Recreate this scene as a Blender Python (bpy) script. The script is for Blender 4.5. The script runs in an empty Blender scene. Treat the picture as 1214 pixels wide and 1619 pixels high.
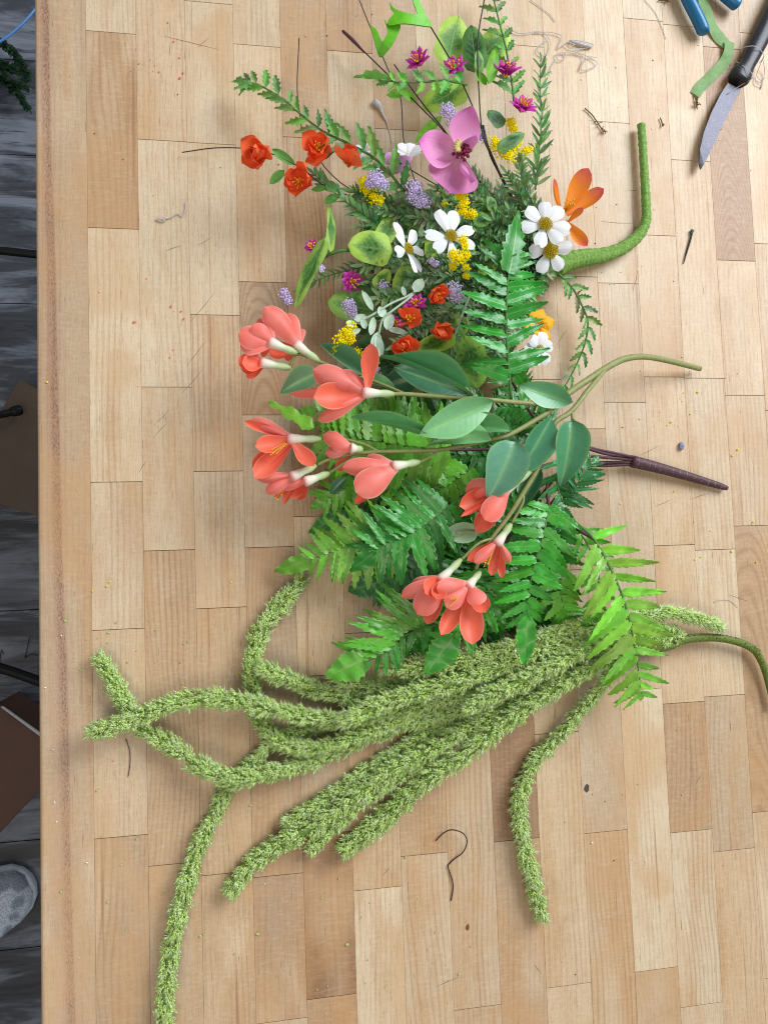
import bpy, bmesh, math, random
import numpy as np
from mathutils import Vector, Matrix, noise as mnoise

random.seed(7)
rng = np.random.default_rng(7)
S = bpy.context.scene
COL = S.collection

# ------------------------------------------------------------------ camera
F_PX, W_PX, H_PX = 1300.0, 1214.0, 1619.0
CX, CY = 607.0, 809.5
ANG = [math.radians(a) for a in (4.29761862, -10.20310415, -2.04440784)]
CAM_H, CAM_X = 0.71573005, 0.15926068
RM = Matrix.Rotation(ANG[2], 3, 'Z') @ Matrix.Rotation(ANG[1], 3, 'Y') @ Matrix.Rotation(ANG[0], 3, 'X')
cam_data = bpy.data.cameras.new('camera')
cam = bpy.data.objects.new('camera', cam_data)
COL.objects.link(cam)
cam.matrix_world = Matrix.Translation((CAM_X, 0, CAM_H)) @ RM.to_4x4()
cam_data.sensor_width = 36.0
cam_data.lens = 36.0 * F_PX / H_PX
cam_data.clip_start = 0.01
cam_data.clip_end = 50
S.camera = cam

# ------------------------------------------------------------------ light: a big window to the right, a dim room
world = bpy.data.worlds.new('World')
S.world = world
world.use_nodes = True
bg = world.node_tree.nodes['Background']
bg.inputs[0].default_value = (0.86, 0.93, 1.0, 1)
bg.inputs[1].default_value = 0.36
S.cycles.filter_width = 1.1
S.cycles.max_bounces = 16; S.cycles.diffuse_bounces = 12; S.cycles.transmission_bounces = 12

def area(name, loc, target, sx, sy, power, color):
    d = bpy.data.lights.new(name, 'AREA')
    d.shape = 'RECTANGLE'; d.size = sx; d.size_y = sy
    d.energy = power; d.color = color
    o = bpy.data.objects.new(name, d)
    o.location = loc
    o.rotation_euler = (Vector(target) - Vector(loc)).to_track_quat('-Z', 'Y').to_euler()
    COL.objects.link(o)
area('window_light', (2.35, 1.75, 2.25), (0.30, 0.0, 0), 2.0, 2.0, 142, (0.88, 0.94, 1.0))
area('warm_fill_light', (-0.35, -0.75, 1.9), (0.25, -0.1, 0), 0.9, 0.9, 11, (1.0, 0.86, 0.68))  # added warm fill standing in for room bounce, no known ceiling lamp

S.view_settings.view_transform = 'Standard'
S.view_settings.look = 'None'
S.view_settings.exposure = 0.14
S.view_settings.gamma = 1.0

# ------------------------------------------------------------------ helpers
MM = 0.001
def P(px, py, z=0.0):
    """photo pixel + height over the bench (mm) -> world point"""
    d = RM @ Vector(((px - CX) / F_PX, -(py - CY) / F_PX, -1.0))
    s = (z * MM - CAM_H) / d.z
    return Vector((CAM_X + d.x * s, d.y * s, z * MM))
SC = CAM_H / F_PX          # metres per photo pixel on the bench

def hexc(h, a=1.0):
    h = h.lstrip('#')
    v = [int(h[i:i + 2], 16) / 255 for i in (0, 2, 4)]
    return tuple((x / 12.92 if x <= 0.04045 else ((x + 0.055) / 1.055) ** 2.4) for x in v) + (a,)

WM = {}
def link(o, parent=None, M=None):
    COL.objects.link(o)
    M = M or Matrix.Identity(4)
    if parent is not None:
        o.parent = parent
        o.matrix_parent_inverse = WM[parent].inverted()
    o.matrix_basis = M
    WM[o] = M.copy()
    return o

def thing(name, label, cat, loc, group=None):
    o = bpy.data.objects.new(name, None)
    o.empty_display_size = 0.02
    link(o, None, Matrix.Translation(loc))
    o['label'] = label; o['category'] = cat
    if group: o['group'] = group
    return o

def tag(o, label, cat, group=None):
    o['label'] = label; o['category'] = cat
    if group: o['group'] = group
    return o

def fast_mesh(name, V, Fc, uv=None, col=None, smooth=True):
    V = np.asarray(V, dtype=np.float32)
    me = bpy.data.meshes.new(name)
    if isinstance(Fc, np.ndarray):
        nf, k = Fc.shape
        me.vertices.add(len(V)); me.vertices.foreach_set('co', V.ravel())
        me.loops.add(nf * k); me.loops.foreach_set('vertex_index', Fc.astype(np.int32).ravel())
        me.polygons.add(nf)
        me.polygons.foreach_set('loop_start', np.arange(0, nf * k, k, dtype=np.int32))
        me.update(calc_edges=True)
    else:
        me.from_pydata(V.tolist(), [], Fc)
    if uv is not None:
        li = np.empty(len(me.loops), dtype=np.int32)
        me.loops.foreach_get('vertex_index', li)
        l = me.uv_layers.new(name='UVMap')
        l.data.foreach_set('uv', np.asarray(uv, dtype=np.float32)[li].ravel())
    if col is not None:
        a = me.color_attributes.new('tint', 'FLOAT_COLOR', 'POINT')
        a.data.foreach_set('color', np.asarray(col, dtype=np.float32).ravel())
    if smooth:
        me.polygons.foreach_set('use_smooth', np.ones(len(me.polygons), dtype=bool))
    me.update()
    return me

class MB:
    """collects shapes into one mesh"""
    def __init__(s): s.V = []; s.F = []; s.U = []; s.C = []; s.n = 0; s.usec = False
    def add(s, V, F, U=None, C=None):
        V = np.asarray(V, dtype=np.float32)
        s.V.append(V)
        s.F += [[i + s.n for i in f] for f in F]
        s.U.append(np.zeros((len(V), 2)) if U is None else np.asarray(U))
        if C is not None: s.usec = True
        s.C.append(np.tile(np.array(C if C is not None else (1, 1, 1, 1)), (len(V), 1)))
        s.n += len(V)
    def tube(s, pts, rad, seg=8, cap=True, C=None):
        V, F, U = tube_arrays(pts, rad, seg, cap); s.add(V, F, U, C)
    def blade(s, kind, M, C=None):
        V, F, U = BL[kind]
        A = np.array(M)
        s.add(V @ A[:3, :3].T + A[:3, 3], F, U, C)
    def ball(s, c, r, C=None, sq=1.0):
        s.add(ICO_V * np.array([r, r, r * sq]) + np.array(c), ICO_F, None, C)
    def build(s, name, mat, parent=None, smooth=True, color=None, origin=None):
        V = np.concatenate(s.V)
        o0 = np.array(origin) if origin is not None else V.mean(0)
        me = fast_mesh(name, V - o0, s.F, np.concatenate(s.U), np.concatenate(s.C) if s.usec else None, smooth)
        me.materials.append(mat)
        o = bpy.data.objects.new(name, me)
        link(o, parent, Matrix.Translation(Vector(o0.tolist())))
        if color is not None: o.color = color
        return o

def catmull(pts, n=6):
    pts = [Vector(p) for p in pts]
    if len(pts) < 3:
        return [pts[0].lerp(pts[-1], i / n) for i in range(n + 1)]
    q = [2 * pts[0] - pts[1]] + pts + [2 * pts[-1] - pts[-2]]
    out = []
    for i in range(1, len(q) - 2):
        a, b, c, d = q[i - 1:i + 3]
        for k in range(n):
            t = k / n
            out.append(0.5 * (2 * b + (c - a) * t + (2 * a - 5 * b + 4 * c - d) * t * t + (3 * b - a - 3 * c + d) * t ** 3))
    out.append(pts[-1])
    return out

def frames(pts):
    T = []
    for i in range(len(pts)):
        t = pts[min(i + 1, len(pts) - 1)] - pts[max(i - 1, 0)]
        T.append(t.normalized() if t.length > 1e-9 else Vector((1, 0, 0)))
    up = Vector((0, 0, 1)) if abs(T[0].z) < 0.9 else Vector((1, 0, 0))
    N = []
    n = (up - T[0] * up.dot(T[0])).normalized()
    for t in T:
        n = (n - t * n.dot(t)).normalized()
        N.append(n.copy())
    return T, N

def tube_arrays(pts, rad, seg=8, cap=True):
    T, N = frames(pts)
    V = []; F = []; U = []
    m = len(pts)
    if not hasattr(rad, '__len__'): rad = [rad] * m
    if len(rad) != m:
        rad = np.interp(np.linspace(0, 1, m), np.linspace(0, 1, len(rad)), rad)
    for i, p in enumerate(pts):
        B = T[i].cross(N[i])
        for k in range(seg):
            a = 2 * math.pi * k / seg
            V.append(tuple(p + (N[i] * math.cos(a) + B * math.sin(a)) * float(rad[i])))
            U.append((i / max(1, m - 1), k / seg))
    for i in range(m - 1):
        for k in range(seg):
            k2 = (k + 1) % seg
            F.append([i * seg + k, i * seg + k2, (i + 1) * seg + k2, (i + 1) * seg + k])
    if cap:
        F.append([k for k in range(seg)][::-1])
        F.append([(m - 1) * seg + k for k in range(seg)])
    return V, F, U

def ico():
    bm = bmesh.new(); bmesh.ops.create_icosphere(bm, subdivisions=1, radius=1)
    V = np.array([v.co[:] for v in bm.verts]); F = [[v.index for v in f.verts] for f in bm.faces]
    bm.free(); return V, F
ICO_V, ICO_F = ico()

def path(px, n=6):
    """list of (px, py, z_mm) -> smooth world polyline"""
    return catmull([P(*p) for p in px], n)

# ------------------------------------------------------------------ blades: thin leaves and petals, unit length on +X
def sheet(nu, nv, wf, zf, xf=None):
    V = []; F = []; U = []
    for i in range(nu + 1):
        u = i / nu
        for j in range(nv + 1):
            v = -1 + 2 * j / nv
            w = wf(u, v)
            x = u if xf is None else xf(u, v)
            V.append((x, 0.5 * v * w, zf(u, v)))
            U.append((u, 0.5 + 0.5 * v))
    for i in range(nu):
        for j in range(nv):
            a = i * (nv + 1) + j
            F.append([a, a + nv + 1, a + nv + 2, a + 1])
    return np.array(V), F, np.array(U)

sin, pi = math.sin, math.pi
def ell(u, p=1.0, q=0.5): return max(0.0, sin(pi * min(1, max(0, u)) ** p)) ** q
BL = {}
# smooth evergreen leaf, folded a little along the midrib
BL['ovate'] = sheet(14, 6, lambda u, v: max(.02, ell(u, .85, .8)), lambda u, v: .07 * abs(v) ** 1.3 * ell(u, .85, .8) - .10 * u * u)
BL['fold'] = sheet(14, 6, lambda u, v: max(.02, ell(u, .85, .8)), lambda u, v: .16 * abs(v) ** 1.2 * ell(u, .85, .8) - .08 * u * u + .02 * sin(7 * u))
for _k in range(3):
    BL['fold%d' % _k] = sheet(14, 6, lambda u, v, k=_k: max(.02, ell(u, [.85, .75, .95][k], .8)) * (1 + .04 * sin(9 * u + k) * v), lambda u, v, k=_k: [.16, .22, .10][k] * abs(v) ** 1.2 * ell(u, .85, .8) - [.08, .2, .02][k] * u * u + .035 * sin(6 * u + 2 * k) * v)
BL['heart'] = sheet(12, 8, lambda u, v: max(.02, (min(1, u / .12) ** .6) * max(0, 1 - max(0, (u - .35) / .65) ** 2.4) ** .62),
                    lambda u, v: -.12 * u * u + .06 * abs(v) - .05 * v * v + .015 * sin(9 * u + 3 * v),
                    lambda u, v: u - .10 * abs(v) * max(0, 1 - u * 3))
BL['needle'] = sheet(4, 2, lambda u, v: max(.05, ell(u, .8, .7)), lambda u, v: .06 * abs(v) - .12 * u * u)
BL['oval'] = sheet(6, 4, lambda u, v: max(.05, ell(u, .9, .55)), lambda u, v: .05 * v * v - .10 * u * u)
def serr(seed, n=16, amp=.24, wave=.03, curl=.18):
    r = random.Random(seed)
    ph = r.random() * 6
    js = [r.uniform(.85, 1.1) for _ in range(n + 1)]
    k1 = r.uniform(-.05, .05)
    def wf(u, v):
        i = round(u * n)
        base = min(1, .62 + u / .12 * .38) * max(0.02, (1 - u ** 2.0)) ** .85
        t = 1.0 if abs(v) < .9 else ((1 + amp * .45) if i % 2 else (1 - amp))
        return base * t * js[i]
    def zf(u, v):
        i = round(u * n)
        return wave * (1 if i % 2 else -1) * (abs(v) > .9) + wave * 1.1 * sin(u * 12 + ph) * v + wave * .6 * sin(u * 19 + 2 * ph) * abs(v) - curl * u * u + .07 * abs(v) ** .7 - .05 * v * v + k1 * v
    def xf(u, v):
        i = round(u * n)
        return min(1.0, u + (.018 if (i % 2 and abs(v) > .9) else 0))
    return sheet(n, 4, wf, zf, xf)
for k in range(4):
    BL['leaflet%d' % k] = serr(k, 14, .17, .016, [.10, .2, .3, .05][k])
for k in range(2):
    BL['terminal%d' % k] = sheet(18, 6, lambda u, v, k=k: max(.02, ell(u, .62 + .1 * k, .7)) * (1 if abs(v) < .9 else 1 + .15 * sin(u * 44 + k)),
        lambda u, v, k=k: .045 * sin(u * 17 + 2 * v + k) * abs(v) - .16 * u * u + .03 * abs(v))
def holly(seed):
    r = random.Random(seed); n = 9
    sp = [1.0, .8, 1.35, .72, 1.35, .68, 1.3, .62, 1.1, .3]
    return sheet(n, 4, lambda u, v: max(.03, ell(u, .8, .7)) * (sp[round(u * n)] if abs(v) > .9 else 1),
                 lambda u, v: .12 * abs(v) * ell(u) - .15 * u * u + .04 * sin(u * 9 + seed) * v,
                 lambda u, v: min(1, u + (.06 if (round(u * n) % 2 == 0 and abs(v) > .9 and 0 < u < .95) else 0)))
for k in range(2): BL['holly%d' % k] = holly(k)
# petals
BL['spoon'] = sheet(12, 6, lambda u, v: max(.03, (.22 + .78 * min(1, sin(pi * min(1, u ** 1.15) * .62 + .12) ** 1.3)) * max(0, 1 - u ** 4.5) ** .5),
                    lambda u, v: .13 * sin(pi * min(1, u)) - .14 * v * v * ell(u, 1.1, .6))
BL['cup'] = sheet(8, 4, lambda u, v: max(.05, (.25 + .75 * ell(min(1, u), 1.2, .8)) * max(0, 1 - u ** 6) ** .5),
                  lambda u, v: .22 * v * v * (.3 + u) + .25 * u * u)
BL['point'] = sheet(10, 6, lambda u, v: max(.02, ell(min(1, u), 1.05, .75)) * (1 - .25 * u ** 4),
                    lambda u, v: .10 * sin(pi * u) - .10 * v * v + .03 * sin(6 * u + 2 * v))
def notch(seed):
    r = random.Random(seed); a = [r.uniform(.92, 1.0) for _ in range(7)]
    a[0] = .90; a[6] = .91; a[3] = r.uniform(.9, 1)
    return sheet(8, 6, lambda u, v: (.20 + .80 * ell(min(1, .02 + u * .78), 1.35, 1.0)) * (1 - .1 * u ** 3),
                 lambda u, v: .05 * sin(pi * u) - .05 * v * v + .02 * sin(5 * v + seed) * u,
                 lambda u, v: u * (1 - (1 - a[round((v + 1) * 3)]) * u ** 3))
for k in range(3): BL['notch%d' % k] = notch(k)

BM = {}
def blade_mesh(kind, mat):
    key = (kind, mat.name)
    if key not in BM:
        V, F, U = BL[kind]
        me = fast_mesh(kind.rstrip('0123456789'), V, F, U)
        me.materials.append(mat)
        BM[key] = me
    return BM[key]

def bmat(base, tip, hw, roll=0.0, normal=None, zs=1.0):
    base = Vector(base); tip = Vector(tip)
    X = tip - base; L = X.length; X = X / L
    Z = Vector(normal) if normal is not None else Vector((0, 0, 1))
    if abs(Z.dot(X)) > .97: Z = Vector((.3, .2, 1)) if abs(X.z) < .9 else Vector((-X.x, -X.y, .1)) + Vector((.5, 0, 0))
    Z = (Z - X * Z.dot(X)).normalized()
    if roll: Z = Matrix.Rotation(roll, 3, X) @ Z
    Y = Z.cross(X)
    M = Matrix.Identity(4)
    for r in range(3):
        M[r][0] = X[r] * L; M[r][1] = Y[r] * hw * 2; M[r][2] = Z[r] * L * zs; M[r][3] = base[r]
    return M

def blade(name, kind, mat, parent, base, tip, hw, roll=0.0, normal=None, zs=1.0, color=None):
    """one leaf or petal; base/tip are world points, hw metres"""
    o = bpy.data.objects.new(name, blade_mesh(kind, mat))
    link(o, parent, bmat(base, tip, hw, roll, normal, zs))
    if color is not None: o.color = color
    return o

# ------------------------------------------------------------------ materials
class NT:
    def __init__(s, name):
        s.m = bpy.data.materials.new(name); s.m.use_nodes = True
        s.t = s.m.node_tree; s.b = s.t.nodes['Principled BSDF']; s.out = s.t.nodes['Material Output']
    def n(s, typ, **kw):
        x = s.t.nodes.new(typ)
        for k, v in kw.items():
            if k.startswith('i_'):
                key = k[2:]
                x.inputs[int(key) if key.isdigit() else key].default_value = v
            else: setattr(x, k, v)
        return x
    def l(s, a, b): s.t.links.new(a, b)
    def val(s, x, sock):
        if isinstance(x, (int, float)): sock.default_value = x
        elif isinstance(x, tuple): sock.default_value = x
        else: s.l(x, sock)
    def math(s, op, a, b=0.0, c=0.0, clamp=False):
        x = s.n('ShaderNodeMath', operation=op, use_clamp=clamp)
        s.val(a, x.inputs[0]); s.val(b, x.inputs[1]); s.val(c, x.inputs[2]); return x.outputs[0]
    def mix(s, f, a, b, blend='MIX'):
        x = s.n('ShaderNodeMix', data_type='RGBA', blend_type=blend)
        s.val(f, x.inputs[0]); s.val(a, x.inputs[6]); s.val(b, x.inputs[7]); return x.outputs[2]
    def ramp(s, f, stops):
        x = s.n('ShaderNodeValToRGB'); e = x.color_ramp.elements
        while len(e) < len(stops): e.new(0.5)
        for k, (p, c) in enumerate(stops):
            e[k].position = p; e[k].color = c if isinstance(c, tuple) else (c, c, c, 1)
        s.l(f, x.inputs[0]); return x.outputs[0]
    def noise(s, vec, scale, detail=2, rough=.5, dist=0):
        x = s.n('ShaderNodeTexNoise'); s.l(vec, x.inputs['Vector'])
        x.inputs['Scale'].default_value = scale; x.inputs['Detail'].default_value = detail
        x.inputs['Roughness'].default_value = rough; x.inputs['Distortion'].default_value = dist
        return x.outputs[0]
    def smooth(s, f, a, b):
        x = s.n('ShaderNodeMapRange', interpolation_type='SMOOTHSTEP')
        s.l(f, x.inputs[0]); x.inputs[1].default_value = a; x.inputs[2].default_value = b; return x.outputs[0]
    def vmul(s, vec, v):
        x = s.n('ShaderNodeVectorMath', operation='MULTIPLY'); s.l(vec, x.inputs[0]); x.inputs[1].default_value = v; return x.outputs[0]
    def done(s, col, rough=.5, spec=.5, bump=None, bstr=.2, bdist=.001, transl=0.0, sheen=0.0):
        s.val(col, s.b.inputs['Base Color']); s.val(rough, s.b.inputs['Roughness']); s.b.inputs['Specular IOR Level'].default_value = spec
        if bump is not None:
            x = s.n('ShaderNodeBump'); x.inputs['Strength'].default_value = bstr; x.inputs['Distance'].default_value = bdist
            s.l(bump, x.inputs['Height']); s.l(x.outputs[0], s.b.inputs['Normal'])
        if transl:
            tr = s.n('ShaderNodeBsdfTranslucent'); s.val(col, tr.inputs[0])
            mx = s.n('ShaderNodeMixShader'); mx.inputs[0].default_value = transl
            s.l(s.b.outputs[0], mx.inputs[1]); s.l(tr.outputs[0], mx.inputs[2]); s.l(mx.outputs[0], s.out.inputs[0])
        return s.m

def uvuv(t):
    uv = t.n('ShaderNodeUVMap', uv_map='UVMap')
    sp = t.n('ShaderNodeSeparateXYZ'); t.l(uv.outputs[0], sp.inputs[0])
    return sp.outputs[0], sp.outputs[1], uv.outputs[0]

def plain(name, col, rough=.5, spec=.4, var=.15, scale=300, bstr=.15, metallic=0.0, transl=0.0):
    t = NT(name)
    g = t.n('ShaderNodeNewGeometry')
    nz = t.noise(g.outputs['Position'], scale, 3)
    c = t.mix(1.0, col, t.ramp(nz, [(.25, 1 - var), (.75, 1 + var * .6)]), 'MULTIPLY')
    t.b.inputs['Metallic'].default_value = metallic
    return t.done(c, rough, spec, nz, bstr, .0006, transl)

def leaf_material(name, rough, spec, rib, edge, veins=0.0, transl=.18, mott=1.0):
    """leaf coloured by the object's own colour; lighter midrib and rim as moulded in the plastic"""
    t = NT(name)
    oi = t.n('ShaderNodeObjectInfo')
    u, v, uv = uvuv(t)
    a = t.math('ABSOLUTE', t.math('MULTIPLY_ADD', v, 2.0, -1.0))
    g = t.n('ShaderNodeNewGeometry')
    nz = t.noise(g.outputs['Position'], 160, 3, .6)
    c = t.mix(1.0, oi.outputs['Color'], t.ramp(nz, [(.3, 1 - .20 * mott), (.7, 1 + .18 * mott)]), 'MULTIPLY')
    rv = t.math('MULTIPLY_ADD', oi.outputs['Random'], .3, .85)
    cb = t.n('ShaderNodeCombineColor'); t.l(rv, cb.inputs[0]); t.l(rv, cb.inputs[1]); t.l(rv, cb.inputs[2])
    c = t.mix(1.0, c, cb.outputs[0], 'MULTIPLY')
    lite = t.mix(.42, c, (.42, .66, .12, 1))
    c = t.mix(t.math('MULTIPLY', t.smooth(a, .14, .04), rib), c, lite)
    c = t.mix(t.math('MULTIPLY', t.smooth(a, .78, .98), edge), c, lite)
    # side veins pressed into the surface
    vs = t.math('SINE', t.math('MULTIPLY', t.math('SUBTRACT', u, t.math('MULTIPLY', a, .13)), 75.0))
    h = t.math('ADD', t.math('MULTIPLY', vs, veins), t.math('ADD', t.math('MULTIPLY', t.smooth(a, .12, .02), -.9), t.math('MULTIPLY', nz, .8)))
    return t.done(c, t.math('MULTIPLY_ADD', nz, .22, rough - .1), spec, h, .16, .0008, transl)
M_fern = leaf_material('fern_plastic', .32, .6, .45, .5, .12, .16, .5)
M_ever = leaf_material('evergreen_leaf', .32, .55, .5, .45, .09, .1, .3)
M_soft = leaf_material('soft_leaf', .55, .3, .4, .25, .2)

def heart_material():
    t = NT('variegated_leaf')
    oi = t.n('ShaderNodeObjectInfo')
    u, v, uv = uvuv(t)
    a = t.math('ABSOLUTE', t.math('MULTIPLY_ADD', v, 2.0, -1.0))
    g = t.n('ShaderNodeNewGeometry')
    nz = t.noise(g.outputs['Position'], 420, 4, .7)
    lo = t.noise(g.outputs['Position'], 90, 2)
    uu = t.math('ABSOLUTE', t.math('SUBTRACT', u, .45))
    d = t.math('ADD', t.math('ADD', t.math('MULTIPLY', a, .62), t.math('MULTIPLY', uu, 1.15)), t.math('MULTIPLY', t.math('SUBTRACT', nz, .5), .55))
    dark = t.mix(1.0, oi.outputs['Color'], (.16, .34, .30, 1), 'MULTIPLY')
    c = t.mix(t.smooth(d, .25, .72), dark, oi.outputs['Color'])
    c = t.mix(1.0, c, t.ramp(lo, [(.3, .85), (.7, 1.12)]), 'MULTIPLY')
    vs = t.math('SINE', t.math('MULTIPLY', t.math('SUBTRACT', u, t.math('MULTIPLY', a, .28)), 42.0))
    vein = t.math('MAXIMUM', t.math('MULTIPLY', t.smooth(vs, .86, .99), t.smooth(a, .85, .3)), t.smooth(a, .07, .02))
    c = t.mix(t.math('MULTIPLY', vein, .25), c, hexc('b9d27a'))
    return t.done(c, .48, .35, t.math('ADD', t.math('MULTIPLY', vein, -1.0), nz), .3, .0006, .2)
M_heart = heart_material()

def petal_material(name, base, mid, tip, rough=.55, lines=.15, spec=.3, transl=.22, rim=None, blush=None):
    t = NT(name)
    oi = t.n('ShaderNodeObjectInfo')
    u, v, uv = uvuv(t)
    g = t.n('ShaderNodeNewGeometry')
    nz = t.noise(g.outputs['Position'], 220, 3)
    uj = t.math('ADD', u, t.math('MULTIPLY', t.math('SUBTRACT', nz, .5), .25))
    c = t.ramp(uj, [(.0, base), (.28, mid), (.62, mid), (1.0, tip)])
    st = t.math('SINE', t.math('MULTIPLY', v, 62.0))
    c = t.mix(1.0, c, t.ramp(t.math('MULTIPLY_ADD', st, .5, .5), [(0, 1 - lines), (1, 1.0)]), 'MULTIPLY')
    rv = t.math('MULTIPLY_ADD', oi.outputs['Random'], .22, .88)
    cb = t.n('ShaderNodeCombineColor'); [t.l(rv, cb.inputs[k]) for k in range(3)]
    c = t.mix(1.0, c, cb.outputs[0], 'MULTIPLY')
    if blush:
        c = t.mix(t.math('MULTIPLY', t.smooth(t.noise(g.outputs['Position'], 70, 2), .42, .62), .6), c, blush)
    if rim:
        a = t.math('ABSOLUTE', t.math('MULTIPLY_ADD', v, 2.0, -1.0))
        c = t.mix(t.math('MULTIPLY', t.smooth(a, .86, 1.0), .7), c, rim)
    return t.done(c, rough, spec, t.math('ADD', t.math('MULTIPLY', st, min(1.0, lines * 6)), t.math('MULTIPLY', nz, 3.0)), .16, .0004, transl)
M_coral = petal_material('coral_petal', hexc('f4b3aa'), hexc('f57e70'), hexc('f57a66'), .48, .0, .4, .25, hexc('fbb8ae'), hexc('f78c82'))
M_coral2 = petal_material('coral_petal_inside', hexc('f2806c'), hexc('f26a4e'), hexc('f47258'), .48, .0, .4, .25, hexc('fab09a'), hexc('f47d62'))
M_white = petal_material('white_petal', hexc('e2e6d0'), hexc('f3f3f6'), hexc('f6f6f8'), .6, .07)
M_red = petal_material('orange_red_petal', hexc('ea5224'), hexc('f66834'), hexc('f87444'), .65, .08)
M_mag = petal_material('magenta_petal', hexc('a01a82'), hexc('cc38aa'), hexc('da50bc'), .6, .12)
M_pink = petal_material('pink_petal', hexc('ecc0d0'), hexc('e494c6'), hexc('e07cc4'), .5, .06)
M_palepink = petal_material('pale_pink_petal', hexc('e6cfe0'), hexc('dca6d6'), hexc('dc9fd6'), .55, .1)
M_lily = petal_material('orange_lily_petal', hexc('f07a1c'), hexc('f6922f'), hexc('ee6468'), .55, .16)
M_yelpet = petal_material('yellow_petal', hexc('e89a10'), hexc('f5b81c'), hexc('f2ae14'), .6, .15)
M_wire = plain('dark_wire', hexc('2a1f1c'), .45, .4, .2)
M_brown = plain('brown_stem', hexc('54333a'), .5, .35, .25, 500, .3)
M_stem = plain('olive_stem', hexc('8c9059'), .5, .35, .2, 260, .3)
M_green = plain('green_stem', hexc('4d7a37'), .5, .35, .2)
M_sage = plain('sage_stem', hexc('a9bda6'), .55, .3, .12)
M_lime = plain('lime_leaf_plastic', hexc('6fc522'), .4, .45, .16, 150, .2, transl=.15)
M_purple = plain('lavender_bead', hexc('d6c6ea'), .6, .25, .3, 500, .2)
M_yellow = plain('yellow_bead', hexc('fff000'), .6, .2, .10, 500, .2, transl=.2)
M_disk = plain('daisy_disk', hexc('c4aa22'), .75, .2, .45, 900, .5)
M_stamen = plain('yellow_stamen', hexc('f0b02a'), .55, .3, .15)
M_maroon = plain('maroon_stamen', hexc('7d1740'), .5, .35, .3)
M_seed = plain('straw_pistil', hexc('c9b76a'), .55, .3, .2)
M_glue = plain('hot_glue', hexc('d9d6d8'), .22, .6, .06, transl=.4)

def calyx_material():
    t = NT('pale_calyx')
    u, v, uv = uvuv(t)
    g = t.n('ShaderNodeNewGeometry'); nz = t.noise(g.outputs['Position'], 300, 3)
    c = t.ramp(t.math('ADD', u, t.math('MULTIPLY', t.math('SUBTRACT', nz, .5), .2)),
               [(0, hexc('a3b878')), (.35, hexc('c6d8a6')), (.62, hexc('e6ead0')), (.85, hexc('f3ddd2')), (1.0, hexc('f4a99e'))])
    return t.done(c, .5, .35, nz, .2, .0006, .15)
M_calyx = calyx_material()

def foliage_material(name, rough=.5, tl=.2):
    t = NT(name)
    at = t.n('ShaderNodeAttribute', attribute_name='tint')
    g = t.n('ShaderNodeNewGeometry'); nz = t.noise(g.outputs['Position'], 260, 2)
    c = t.mix(1.0, at.outputs['Color'], t.ramp(nz, [(.3, .92), (.7, 1.05)]), 'MULTIPLY')
    return t.done(c, rough, .35, None, transl=tl)
M_foliage = foliage_material('sprig_foliage', .5)
M_fuzz = foliage_material('frosted_bristle', .7, .12)

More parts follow.
